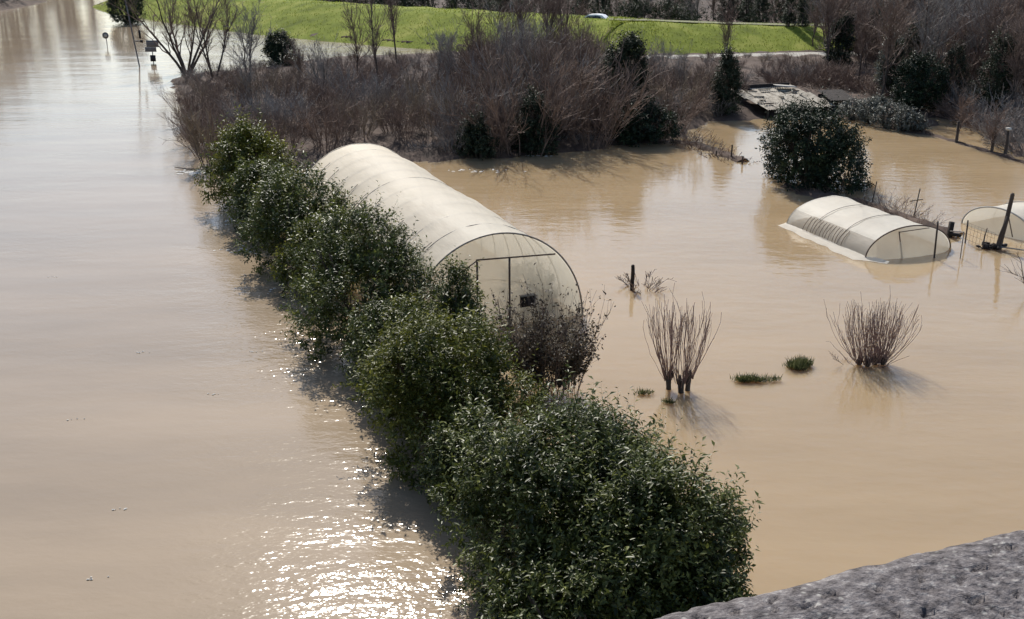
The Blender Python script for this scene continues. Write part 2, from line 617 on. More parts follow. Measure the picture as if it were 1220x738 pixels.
lb = densify(lev_base, 12)
hh = np.interp(lb[:, 0], [-70, 0, 16, 30, 110], [3.1, 3.0, 2.9, 2.2, 2.0])
prof = [(-.6, -.2), (0, .08), (1.0, .35), (2.5, .9), (5, 1.75), (7.6, 2.6), (8.8, 2.93), (9.6, 3.0), (13.5, 3.02), (14.5, 2.8), (20, .7), (21, .3)]
rows = []
for d, z in prof:
    P_ = offset(lb, np.full(len(lb), d))
    zz = z * hh / 3.0 if z > 0 else np.full(len(lb), z)
    wob = np.array([nz(x, y, d, .35) for x, y in P_]) * .16 * (z > 0)
    rows.append(np.c_[P_, zz + wob])
mb = MB()
mb.smooth = True
mb.grid(np.array(rows))
lev = tag(mb.build('grass_embankment', M['grass']), 'long bright green grass levee across the top of the view', kind='structure')
rg = np.random.default_rng(5)
n = 26000
ti = rg.random(n) * (len(lb) - 1)
ti = ti[(ti > 30)]
n = len(ti)
i0 = ti.astype(int)
fr = ti - i0
dd = rg.random(n) * 13.4
Rr = np.array(rows)
ds = np.array([q[0] for q in prof])
j0 = np.clip(np.searchsorted(ds, dd) - 1, 0, len(ds) - 2)
fj = (dd - ds[j0]) / (ds[j0 + 1] - ds[j0])
A_ = Rr[j0, i0] * (1 - fr)[:, None] + Rr[j0, i0 + 1] * fr[:, None]
B_ = Rr[j0 + 1, i0] * (1 - fr)[:, None] + Rr[j0 + 1, i0 + 1] * fr[:, None]
PG = A_ * (1 - fj)[:, None] + B_ * fj[:, None]
mb = MB()
D_ = np.c_[rg.normal(0, .5, n), rg.normal(0, .5, n), np.ones(n)]
mb.leaves(PG, D_, np.c_[rg.normal(0, 1, (n, 2)), np.zeros(n)], .08 + .12 * rg.random(n), .05 + .06 * rg.random(n), rg.random(n))
tag(mb.build('grass', M['grass_blade']), 'tufts of bright green grass on the levee', 'grass', kind='stuff')

# gravel track at the foot of the levee
tr = lb[(lb[:, 0] > 0.0) & (lb[:, 0] < 80)]
mb = MB()
mb.grid(np.array([np.c_[offset(tr, np.full(len(tr), -2.6)), np.full(len(tr), .62)], np.c_[offset(tr, np.full(len(tr), -1.2)), np.full(len(tr), .80)], np.c_[offset(tr, np.full(len(tr), .3)), np.full(len(tr), .66)]]))
tag(mb.build('gravel_track', M['gravel']), 'pale gravel track along the foot of the green levee', kind='structure')
# pale crest track, worn along the top of the levee
mb = MB()
c1 = lb[lb[:, 0] > 8]
hc = np.interp(c1[:, 0], [-70, 0, 16, 30, 110], [3.1, 3.0, 2.9, 2.2, 2.0])
mb.grid(np.array([np.c_[offset(c1, np.full(len(c1), 10.4)), hc + .10], np.c_[offset(c1, np.full(len(c1), 12.6)), hc + .12]]))
tag(mb.build('crest_track', M['worn']), 'pale worn track along the top of the levee', kind='structure')


def berm(pts, w, h, seed=0):
    P_ = np.array(pts, float)
    q = []
    for a, b in zip(P_[:-1], P_[1:]):
        k = max(2, int(np.hypot(*(b - a)) / .4))
        q += [a + (b - a) * i / k for i in range(k)]
    q.append(P_[-1])
    q = np.array(q)
    t = np.gradient(q, axis=0)
    t /= np.linalg.norm(t, axis=1, keepdims=True) + 1e-9
    nn = np.c_[-t[:, 1], t[:, 0]]
    rows_ = []
    rr = np.random.default_rng(seed)
    for s, z in ((-1.3, -.25), (-.8, .15), (-.25, .9), (.3, 1.0), (.8, .25), (1.3, -.25)):
        ww = w * (1 + .35 * rr.normal(0, 1, len(q)))
        rows_.append(np.c_[q + nn * (s * ww * .5)[:, None], h * (z + .35 * rr.normal(0, 1, len(q)) * (z > 0))])
    m_ = MB()
    m_.smooth = True
    m_.grid(np.array(rows_))
    return m_


tag(berm([G(1085, 155), G(1110, 161), G(1150, 173), G(1185, 183), G(1225, 196), G(1300, 215)], .35, .10, 1).build('low_dyke', M['ground']),
    'thin muddy dyke just above the water under the row of posts at far right', kind='structure')
tag(berm([G(935, 222), G(990, 236), G(1040, 247), G(1090, 266), G(1135, 281)], 1.0, .16, 2).build('garden_dyke', M['ground']),
    'narrow earth bank behind the low white tunnel', kind='structure')
tag(berm([G(800, 168), G(830, 174), G(860, 184), G(886, 193)], .8, .14, 3).build('earth_spit', M['ground']),
    'narrow earth spit running into the flood water left of the round tree', kind='structure')

# ------------------------------------------------------------------ vegetation generators
def grow(par, parR, rg, n, t0, t1, L, spread, up, K=4, rfac=.5, droop=0.0):
    """n branches leaving random places of the parent polylines"""
    N, KP = par.shape[:2]
    i = rg.integers(0, N, n)
    t = (t0 + (t1 - t0) * rg.random(n)) * (KP - 1)
    j = np.clip(t.astype(int), 0, KP - 2)
    f = (t - j)[:, None]
    p = par[i, j] * (1 - f) + par[i, j + 1] * f
    r = (parR[i, j] * (1 - f[:, 0]) + parR[i, j + 1] * f[:, 0]) * rfac
    d = par[i, j + 1] - par[i, j]
    d /= np.linalg.norm(d, axis=1, keepdims=True) + 1e-9
    d = d + rg.normal(0, spread, (n, 3)) + np.array([0, 0, up])
    d /= np.linalg.norm(d, axis=1, keepdims=True)
    ln = L * (.5 + rg.random(n))
    s = np.linspace(0, 1, K)[None, :, None]
    bend = rg.normal(0, .22, (n, 3)) + np.array([0, 0, .25 - droop])
    P_ = p[:, None] + d[:, None] * s * ln[:, None, None] + bend[:, None] * (s ** 2) * ln[:, None, None] * .6
    P_ += rg.normal(0, .02, P_.shape) * ln[:, None, None] * (s > 0)
    R_ = r[:, None] * (1 - .75 * s[..., 0])
    return P_, R_


def bare_shrub_mb(seed, h=3.0, spread=.45, stems=18, b1=110, b2=260, r=.022, base=.35, K=5, up=.15, minr=.004):
    rg = np.random.default_rng(seed)
    a = rg.random(stems) * TAU
    q = base * np.sqrt(rg.random(stems))
    p = np.c_[np.cos(a) * q, np.sin(a) * q, np.full(stems, -.35)]
    lean = spread * (.3 + rg.random(stems))
    d = np.c_[np.cos(a) * lean, np.sin(a) * lean, np.ones(stems)]
    d /= np.linalg.norm(d, axis=1, keepdims=True)
    ln = (h + .35) * (.65 + .45 * rg.random(stems))
    s = np.linspace(0, 1, K)[None, :, None]
    bend = np.c_[np.cos(a) * .15, np.sin(a) * .15, np.full(stems, -.05)] + rg.normal(0, .08, (stems, 3))
    P0 = p[:, None] + d[:, None] * s * ln[:, None, None] + bend[:, None] * s ** 2 * ln[:, None, None]
    P0 += rg.normal(0, .012, P0.shape) * ln[:, None, None] * (s > 0)
    R0 = np.maximum(minr, r * (.6 + .6 * rg.random(stems))[:, None] * (1 - .75 * s[..., 0]))
    m_ = MB()
    m_.tubes(P0, R0, 4)
    tw = P0
    if b1:
        P1, R1 = grow(P0, R0, rg, b1, .2, .95, h * .32, .45, up, 4, .65)
        R1 = np.maximum(R1, minr)
        m_.tubes(P1, R1, 3)
        tw = P1
        if b2:
            P2, R2 = grow(P1, R1, rg, b2, .15, .95, h * .16, .5, up, 3, .7)
            m_.tubes(P2, np.maximum(R2, minr * .8), 3)
            tw = P2
    return m_, P0, tw


def bare_tree_mb(seed, h=7.0, trunks=1, r=.12, nb=16, n2=90, n3=300, minr=.008, spread=.55, lean=.12, upr=.35):
    rg = np.random.default_rng(seed)
    a = rg.random(trunks) * TAU
    s = np.linspace(0, 1, 7)[None, :, None]
    d = np.c_[np.cos(a) * lean * trunks ** .5, np.sin(a) * lean * trunks ** .5, np.ones(trunks)]
    ln = h * (.8 + .25 * rg.random(trunks))
    P0 = np.c_[np.cos(a) * .12, np.sin(a) * .12, np.full(trunks, -.3)][:, None] + d[:, None] * s * ln[:, None, None]
    P0[:, 1:] += np.cumsum(rg.normal(0, .012, P0[:, 1:].shape), 1) * h
    P0[:, :, 2] = np.maximum.accumulate(P0[:, :, 2], 1)
    R0 = r * (1 - .85 * s[..., 0]) * np.ones((trunks, 1))
    P1, R1 = grow(P0, R0, rg, nb, .25, .9, h * .33, spread, upr, 6, .6)
    P2, R2 = grow(P1, R1, rg, n2, .2, .95, h * .15, .5, .3, 4, .6)
    P3, R3 = grow(P2, R2, rg, n3, .1, .95, h * .075, .55, .2, 3, .7)
    mt = MB()
    mt.smooth = True
    mt.tubes(P0, R0, 7)
    mc = MB()
    mc.tubes(P1, np.maximum(R1, minr), 5)
    mc.tubes(P2, np.maximum(R2, minr), 3)
    mc.tubes(P3, np.maximum(R3, minr * .8), 3)
    return mt, mc, P3


def crown(seed, lumps, n_shoots, leaf=.09, per=12, shoot_len=.34, width=.42, zmin=.02, updir=.55, wild=.06, stem_r=.004):
    """evergreen crown: lumps (x,y,z,rx,ry,rz); leafy shoots grow out of the lumps' skins"""
    rg = np.random.default_rng(seed)
    lumps = np.asarray(lumps, float)
    area = lumps[:, 3] * lumps[:, 4] + lumps[:, 3] * lumps[:, 5] + lumps[:, 4] * lumps[:, 5]
    k = rg.choice(len(lumps), n_shoots * 3, p=area / area.sum())
    u = rg.normal(0, 1, (len(k), 3))
    u /= np.linalg.norm(u, axis=1, keepdims=True)
    depth = np.where(rg.random(len(k)) < .62, rg.uniform(.9, 1.0, len(k)), rg.uniform(.55, .9, len(k)))
    Lk = lumps[k]
    P_ = Lk[:, :3] + u * Lk[:, 3:] * depth[:, None]
    # throw away what is deep inside any lump or below the ground
    ins = np.zeros(len(k), bool)
    for L_ in lumps:
        ins |= (((P_ - L_[:3]) / L_[3:]) ** 2).sum(1) < .28
    gap = np.array([nz(a_, b_, c_ + seed, 1.25 / max(.8, leaf * 8)) for a_, b_, c_ in P_]) < -.17 * (depth > .78) - .9 * (depth <= .78)
    keep = (~ins) & (P_[:, 2] > zmin) & (~gap)
    P_, u, k = P_[keep][:n_shoots], u[keep][:n_shoots], k[keep][:n_shoots]
    n = len(P_)
    D_ = u * .8 + np.array([0, 0, updir]) + rg.normal(0, .35, (n, 3))
    D_ /= np.linalg.norm(D_, axis=1, keepdims=True)
    sl = shoot_len * (.6 + .7 * rg.random(n))
    w = rg.random(n) < wild
    sl[w] *= 1.9
    D_[w] = D_[w] * .5 + np.array([0, 0, .8])
    bend = rg.normal(0, .12, (n, 3))
    m_ = MB()
    s = np.linspace(0, 1, 3)[None, :, None]
    SP = P_[:, None] + D_[:, None] * s * sl[:, None, None] + bend[:, None] * s ** 2 * sl[:, None, None]
    m_.tubes(SP, stem_r * (1.1 - s[..., 0]) * np.ones((n, 1)), 3)
    t = (np.arange(per) + .5) / per
    T = np.broadcast_to(t[None], (n, per))[..., None]
    LP = P_[:, None] + D_[:, None] * T * sl[:, None, None] + bend[:, None] * T ** 2 * sl[:, None, None]
    ref = np.where(np.abs(D_[:, 2:3]) > .9, np.array([[1., 0, 0]]), np.array([[0, 0, 1.]]))
    a = np.cross(D_, ref)
    a /= np.linalg.norm(a, axis=1, keepdims=True)
    b = np.cross(D_, a)
    ph = np.arange(per) * 2.4 + rg.random((n, 1)) * TAU
    rad = a[:, None] * np.cos(ph)[..., None] + b[:, None] * np.sin(ph)[..., None]
    DL = D_[:, None] * .55 + rad * .85 + rg.normal(0, .18, (n, per, 3)) - np.array([0, 0, .15])
    NL = D_[:, None] * .8 - rad * .35 + rg.normal(0, .25, (n, per, 3)) + np.array([0, 0, .3])
    shsz = rg.uniform(.7, 1.25, (n, 1))
    tint = np.clip(.45 + .35 * (rg.random((n, 1)) - .5) + .35 * (rg.random((n, per)) - .5) + .12 * T[..., 0], 0, 1)
    ll = leaf * shsz * (.65 + .6 * rg.random((n, per)))
    m_.leaves(LP.reshape(-1, 3), DL.reshape(-1, 3), NL.reshape(-1, 3), ll.ravel(), ll.ravel() * width, tint.ravel())
    return m_


def dome_lumps(seed, rx, ry, h, n=12, size=.42, low=.25):
    rg = np.random.default_rng(seed)
    L_ = [(0, 0, h * .35, rx * .66, ry * .66, h * .48)]
    for i in range(n):
        a = rg.random() * TAU
        t = rg.random() ** .8
        el = (.05 + .85 * rg.random()) * math.pi / 2
        rr = 1 - size * .9
        s = size * (.75 + .5 * rg.random())
        L_.append((rx * rr * math.cos(a) * math.cos(el), ry * rr * math.sin(a) * math.cos(el), low * h * .3 + h * (1 - size) * .95 * math.sin(el),
                   rx * s, ry * s, h * s * .8))
    return L_


def evergreen(name, loc, rx, ry, h, seed, label, cat, mat='laurel', shoots=1800, leaf=.095, per=12, group=None, n=12, size=.42, sl=.34, trunk_r=.07,
              rz=0.0, wild=.06, width=.42, core=True, extra=None):
    o = empty(name, loc, rz, label, cat, group)
    L_ = dome_lumps(seed, rx, ry, h, n, size)
    if extra:
        L_ += extra
    crown(seed + 1, L_, shoots, leaf, per, sl, wild=wild, width=width).build('crown', M[mat], o)
    rg_ = np.random.default_rng(seed + 2)
    k = 6
    a = rg_.random(k) * TAU
    s = np.linspace(0, 1, 5)[None, :, None]
    top = np.c_[np.cos(a) * rx * .5, np.sin(a) * ry * .5, np.full(k, h * .75)]
    P0 = np.array([[0, 0, -.4]]) [:, None] + (top[:, None] - np.array([0, 0, -.4])) * s + rg_.normal(0, .05, (k, 5, 3))
    P1, R1 = grow(P0, np.full((k, 5), trunk_r * .6), rg_, 60, .3, .8, h * .16, .6, .2, 4, .5)
    m_ = MB()
    m_.smooth = True
    m_.tubes(P0, trunk_r * (1 - .7 * s[..., 0]) * np.ones((k, 1)), 6)
    m_.tubes(P1, R1, 4)
    m_.build('trunk', M['bark'], o)
    return o


# ------------------------------------------------------------------ the laurel hedge
evergreen('laurel_bush', (0.8, 19.1, 0), 2.5, 2.3, 3.0, 11, 'big glossy laurel bush nearest the bridge parapet, its crown the tallest in front', 'bush', 'laurel', 3465, 0.122, 11,
          n=30, size=.25, sl=.40, wild=.22)
evergreen('laurel_bush', (2.55, 17.6, 0), 1.9, 1.95, 2.55, 23, 'laurel bush at the bottom edge, its right side touching the stone parapet', 'bush', 'laurel', 2520, 0.122, 11,
          n=30, size=.25, sl=.40, wild=.22)
evergreen('laurel_bush', (-1.6, 24.2, 0), 2.4, 2.3, 3.15, 37, 'olive green laurel bush in front of the large tunnel\'s left corner', 'bush', 'laurel2', 2835, 0.122, 10,
          n=30, size=.25, sl=.36, wild=.16)
evergreen('laurel_bush', (-4.6, 31.6, 0), 2.45, 2.6, 3.95, 41, 'round dark laurel bush against the left side of the large tunnel', 'bush', 'laurel', 2520, 0.134, 9,
          n=30, size=.25, sl=.38, wild=.16)
evergreen('laurel_bush', (-8.1, 39.8, 0), 2.0, 3.2, 3.5, 53, 'laurel bush by the middle of the large tunnel with deep shade at its foot', 'bush', 'laurel', 1995, 0.159, 8,
          n=30, size=.25, sl=.42, wild=.14)
evergreen('laurel_bush', (-11.9, 48.8, 0), 1.9, 3.2, 3.6, 67, 'farthest bush of the evergreen hedge, yellowish green on top', 'bush', 'laurel2', 1785, 0.171, 8,
          n=30, size=.25, sl=.45, wild=.14)
evergreen('laurel_bush', (-6.6, 36.2, 0), 1.5, 1.7, 2.6, 71, 'lower laurel bush filling the gap between two taller ones beside the tunnel', 'bush', 'laurel2', 1050, 0.146, 8, n=16, size=.30, sl=.38)
evergreen('laurel_bush', (-1.65, 29.6, 0), 1.0, 1.0, 2.95, 73, 'small upright laurel with light leaves at the large tunnel\'s front left foot', 'bush', 'laurel', 787, 0.122, 9, n=16, size=.30, sl=.34)
evergreen('laurel_bush', (-3.5, 27.9, 0), 1.5, 1.6, 2.3, 79, 'low laurel tucked between the olive green bush and the round dark one', 'bush', 'laurel', 1155, 0.122, 9, n=16, size=.30, sl=.34)
evergreen('laurel_bush', (-.75, 21.6, 0), 1.3, 1.4, 2.0, 83, 'low laurel in the dip between the nearest bush and the olive green one', 'bush', 'laurel', 1260, 0.122, 9, n=16, size=.30, sl=.34)

evergreen('laurel_bush', (1.2, 16.0, 0), 1.9, 1.3, 1.7, 87, 'low laurel under the two big front bushes, cut by the bottom edge of the photo', 'bush', 'laurel', 1365, 0.122, 10, n=16, size=.30, sl=.36)
evergreen('laurel_bush', (3.35, 16.3, 0), 1.15, 1.1, 1.45, 89, 'low laurel half hidden behind the stone parapet', 'bush', 'laurel', 945, 0.122, 10, n=8, size=.42, sl=.36)
evergreen('laurel_bush', (-2.5, 26.3, 0), 1.4, 1.4, 2.9, 97, 'leafy laurel peak between the round dark laurel and the tunnel\'s front corner', 'bush', 'laurel2', 1260, 0.122, 9, n=16, size=.30, sl=.36)
evergreen('laurel_bush', (-10.1, 44.2, 0), 1.7, 2.0, 3.0, 99, 'laurel closing the gap before the farthest bush of the hedge', 'bush', 'laurel', 1155, 0.159, 8, n=16, size=.30, sl=.42)
evergreen('laurel_bush', (1.85, 19.3, 0), 1.6, 1.5, 2.85, 103, 'leafy laurel shoulder joining the two big bushes nearest the bridge', 'bush', 'laurel', 1300, .12, 10, n=16, size=.3, sl=.38, wild=.22)
# brown twiggy shrub in front of the large tunnel
o = empty('twiggy_shrub', (.95, 27.3, 0), 0, 'dark brown twiggy shrub with dry leaves in front of the large tunnel', 'shrub')
m_, P0, tw = bare_shrub_mb(91, 2.25, .10, 60, 300, 760, .014, .80, up=.7)
m_.build('stems', M['twig'], o)
rg = np.random.default_rng(92)
pts = tw.reshape(-1, 3)
pts = pts[(pts[:, 2] > .05)]
k = rg.integers(0, len(pts), 16000)
q = pts[k] + rg.normal(0, .04, (len(k), 3))
q = q[rg.random(len(q)) < np.clip(1.5 - q[:, 2] * .60, .12, 1)]
mb = MB()
mb.leaves(q, rg.normal(0, 1, q.shape) + [0, 0, .4], rg.normal(0, 1, q.shape), .06 + .07 * rg.random(len(q)), .03 + .03 * rg.random(len(q)), rg.random(len(q)))
mb.build('foliage', M['dry_leaf'], o)


# ------------------------------------------------------------------ tunnels
def tunnel(name, cx, cy, az, W, h, L, nh, label, seed, mat_cover='film', tube=.024, bay=8, dz=0.0, skew=0.0, netpanel=False, bulge=0.0, sag=.05):
    o = empty(name, (cx, cy, 0), az, label, 'greenhouse')
    rg_ = np.random.default_rng(seed)
    na = 44
    th = np.linspace(0, math.pi, na)
    prof_x = W / 2 * np.cos(th)
    prof_z = h * np.sin(th)
    X = np.concatenate([[W / 2], prof_x, [-W / 2]])
    Z = np.concatenate([[-.4], prof_z + .0, [-.4]])
    ny = (nh - 1) * bay + 1
    ys = np.linspace(0, L, ny)
    V = np.zeros((ny, len(X), 3))
    for i, y in enumerate(ys):
        ph = (i % bay) / bay
        sg = sag * math.sin(math.pi * ph) ** .7 if ph > 0 else 0
        hill = 1 + .012 * math.sin(y * .9 + seed)
        f = (1 - sg * .9) * hill
        V[i, :, 0] = X * f + skew * y
        V[i, :, 1] = y
        V[i, :, 2] = np.where(Z > 0, Z * f, Z)
        wr = np.array([nz(x_ * 2.2, y * 1.1 + z_ * 1.5, seed) for x_, z_ in zip(X, Z)]) * .035
        V[i, 1:-1, 0] += wr[1:-1] * np.cos(th)
        V[i, 1:-1, 2] += wr[1:-1] * np.sin(th)
    lo = int(len(th) * .80)
    if netpanel:
        mc = MB(); mc.smooth = True
        mc.grid(V[:, :lo + 1])
        mc.build('cover', M[mat_cover], o)
        mn = MB(); mn.smooth = True
        mn.grid(V[:, lo:])
        mn.build('side_panel', M['film_net'], o)
    else:
        mc = MB(); mc.smooth = True
        mc.grid(V)
        mc.build('cover', M[mat_cover], o)

    def hoop(y, r, mat, off=0.0, sub='hoop', a0=0, a1=math.pi, fx=1.0):
        t_ = np.linspace(a0, a1, 40)
        pts = np.c_[(W / 2 + off) * np.cos(t_) * fx + skew * y, np.full(40, y), (h + off) * np.sin(t_)]
        if a0 == 0:
            pts[0, 2] = -.4
        if a1 == math.pi:
            pts[-1, 2] = -.4
        hm = MB(); hm.smooth = True
        hm.path(pts, r, 8)
        return hm.build(sub, mat, o)
    return o, hoop, V, th


# --- the large one
GW, GH, GL, GAZ = 5.9, 3.05, 16.4, .395
gx0, gy0 = -.46, 32.6
big, hoop, V, th = tunnel('large_greenhouse', gx0, gy0, GAZ, GW, GH, GL, 12, 'long cream plastic tunnel greenhouse standing in the flood beside the hedge', 3, sag=.009)
hoop(-.03, .028, M['steel'], .03, 'front_hoop')
for i in range(1, 12):
    hoop(i * GL / 11, .02, M['steel'], -.045)
# dark bars added as wrinkle shadows low on the left side, and end walls
for i in range(1, 12):
    hoop(i * GL / 11 + .02, .011, M['steel'], .028, 'wrinkle_shadow', 2.15, 2.95)
for nm, yy, mat in (('front_panel', .0, 'film_front'), ('rear_panel', GL, 'film')):
    mb = MB(); mb.smooth = True
    t_ = np.linspace(0, math.pi, 41)
    rr = np.linspace(0, 1, 16)
    Vp = np.zeros((16, 41, 3))
    for a, r_ in enumerate(rr):
        Vp[a, :, 0] = GW / 2 * np.cos(t_) * .995
        Vp[a, :, 2] = -.4 + (GH * np.sin(t_) * .995 + .4) * r_
        Vp[a, :, 1] = yy
    for a in range(16):
        for b_ in range(41):
            Vp[a, b_, 1] += nz(Vp[a, b_, 0] * 1.3, Vp[a, b_, 2] * .8, 7.3) * .07 * math.sin(t_[b_])
    mb.grid(Vp)
    mb.build(nm, M[mat], big)
pz = 2.28
half = GW / 2 * math.sqrt(1 - (pz / GH) ** 2)


def bar(a, b, r, nm, mat, par, jit=0):
    m_ = MB(); m_.smooth = True
    m_.path(np.linspace(a, b, 4), r, 8)
    return m_.build(nm, mat, par)


bar((-.76, -.14, pz + .06), (half - .02, -.10, pz - .06), .026, 'crossbar', M['rust'], big)
for px_ in (-.72, .36):
    zt = pz
    bar((px_, -.15, -.4), (px_ - .01, -.15, zt), .034, 'door_post', M['rust'], big)
bar((-1.20, -.13, -.4), (-1.20, -.13, 2.0), .026, 'side_post', M['rust'], big)
bar((-1.22, -.17, 1.75), (-.72, -.17, .65), .026, 'brace', M['rust'], big)
bar((-1.35, -.16, 1.95), (-.72, -.16, 2.33), .02, 'upper_brace', M['rust'], big)
# small crate shaped vent on the right of the door
cr_ = MB()
cr_.box((.92, -.22, .82), (.44, .10, .36))
vb = cr_.build('vent_box', M['dark_wood'], big)
cr_ = MB()
cr_.box((.92, -.24, 1.015), (.50, .16, .03))
cr_.box((1.17, -.24, .8), (.03, .14, .46))
cr_.build('vent_frame', M['sheet'], vb)
# a plant growing inside, seen dimly through the end film
ip = evergreen('indoor_shrub', (gx0 + math.cos(GAZ) * 1.55 - math.sin(GAZ) * 1.0, gy0 + math.sin(GAZ) * 1.55 + math.cos(GAZ) * 1.0, 0), .95, .7, 1.75, 301,
               'dim grey shrub seen through the end film of the large tunnel', 'shrub', 'sage', 420, .10, 9, n=6, size=.45)

# --- the low one in the middle distance
SAZ, SW, SH, SL = .36, 4.0, 1.08, 5.3
sx0, sy0 = 15.45, 40.9
small, hoop, V, th = tunnel('low_tunnel', sx0, sy0, SAZ, SW, SH, SL, 4, 'half sunken low white plastic tunnel beside the round dark tree', 8, 'film_small', netpanel=True, sag=.03)
hoop(-.02, .028, M['rust'], .03, 'front_hoop')
for i in range(1, 3):
    hoop(i * SL / 3, .012, M['steel'], .03, 'outer_hoop', 1.2, 2.55)
hoop(SL, .02, M['steel'], -.02, 'rear_hoop')
# slanting rear closure that slopes away to the water
t_ = np.linspace(0, math.pi, 31)
mb = MB(); mb.smooth = True
Vp = np.zeros((8, 31, 3))
for a in range(8):
    f = a / 7
    Vp[a, :, 0] = SW / 2 * np.cos(t_) * (1 - .35 * f)
    Vp[a, :, 2] = SH * np.sin(t_) * (1 - f ** 1.3) * (1 - .1 * f) - .15 * f
    Vp[a, :, 1] = SL + f * .9 * np.sin(t_) ** .6
Vp[:, :, 2] += np.array([[nz(q[0] * 2, q[1] * 2, 3.3) * .05 for q in r_] for r_ in Vp])
mb.grid(Vp)
mb.build('rear_panel', M['film_small'], small)
# bulging front film
mb = MB(); mb.smooth = True
Vp = np.zeros((14, 31, 3))
for a in range(14):
    f = a / 13
    Vp[a, :, 0] = SW / 2 * np.cos(t_) * .99
    Vp[a, :, 2] = -.3 + (SH * .99 * np.sin(t_) + .3) * (1 - f)
    Vp[a, :, 1] = -.55 * np.sin(t_) * math.sin(f * math.pi / 2)
Vp[:, :, 1] += np.array([[nz(q[0] * 1.8, q[2] * 1.2, 1.3) * .06 for q in r_] for r_ in Vp])
mb.grid(Vp)
mb.build('front_panel', M['film_front'], small)
bar((-.68, -.60, -.4), (-.66, -.12, .97), .022, 'door_post', M['rust'], small)
bar((-.68, -.14, .95), (.75, -.14, .99), .018, 'crossbar', M['rust'], small)
bar((.55, -.85, -.5), (.48, -.85, 1.45), .035, 'centre_post', M['wood'], small)
# vertical slats of the side panel
for i in range(13):
    y_ = 1.55 + i * .21
    a0, a1 = 2.52, 3.05
    tt = np.linspace(a0, a1, 5)
    lean = .10 * math.sin(i * 1.7)
    pts = np.c_[(SW / 2 + .02) * np.cos(tt), y_ + lean * (tt - a0), (SH + .02) * np.sin(tt)]
    m_ = MB(); m_.path(pts, .012, 5)
    m_.build('slat', M['rust'], small)
# loose skirt of film lying on the water along the left side
mb = MB(); mb.smooth = True
Vs = np.zeros((36, 8, 3))
for i in range(36):
    y_ = -0.9 + i * (SL + 1.0) / 35
    wd = (.42 + .26 * (1 - i / 35)) * (1 + .35 * nz(y_ * 1.3, 2.0)) * min(1, (i + 1) / 6)
    for j in range(8):
        f = j / 7
        Vs[i, j] = (-(SW / 2 - .04) - wd * f + (.18 * (1 - y_) if y_ < 0 else 0), y_, .07 * (1 - f) ** 2 + .018 + .02 * nz(y_ * 3, f * 3, 1.0))
mb.grid(Vs)
mb.build('skirt', M['film_small'], small)
# end stake frame right of the tunnel
fx, fy = G(1144, 308)
fr_ = empty('pipe_frame', (fx, fy, 0), 0, 'thin grey pipe frame standing at the right end of the low tunnel', 'frame')
bar((0, 0, -.3), (0, 0, 1.05), .02, 'upright', M['steel'], fr_)
bar((0, 0, 1.05), (-.5, .1, 1.05), .018, 'crossbar', M['steel'], fr_)

# --- the third tunnel, cut by the right edge
c3 = G(1163, 278)
t3, hoop, V, th = tunnel('low_tunnel', c3[0] + .9, c3[1] + .1, -1.05, 3.4, 1.0, 6.0, 4, 'second low plastic tunnel at the right edge behind the tall wooden post', 15, 'film_small', sag=.03)
hoop(-.02, .035, M['wall_pale'], .03, 'front_hoop')
for i in range(1, 4):
    hoop(i * 6.0 / 3, .022, M['steel'], .02)
mb = MB(); mb.smooth = True
Vp = np.zeros((10, 31, 3))
for a in range(10):
    f = a / 9
    Vp[a, :, 0] = 1.7 * np.cos(t_) * .99
    Vp[a, :, 2] = -.3 + (.99 * np.sin(t_) + .3) * (1 - f)
    Vp[a, :, 1] = -.3 * np.sin(t_) * math.sin(f * math.pi / 2)
mb.grid(Vp)
mb.build('front_panel', M['film_front'], t3)
bar((.5, -.2, 1.0), (1.0, -.36, .1), .022, 'brace', M['rust'], t3)

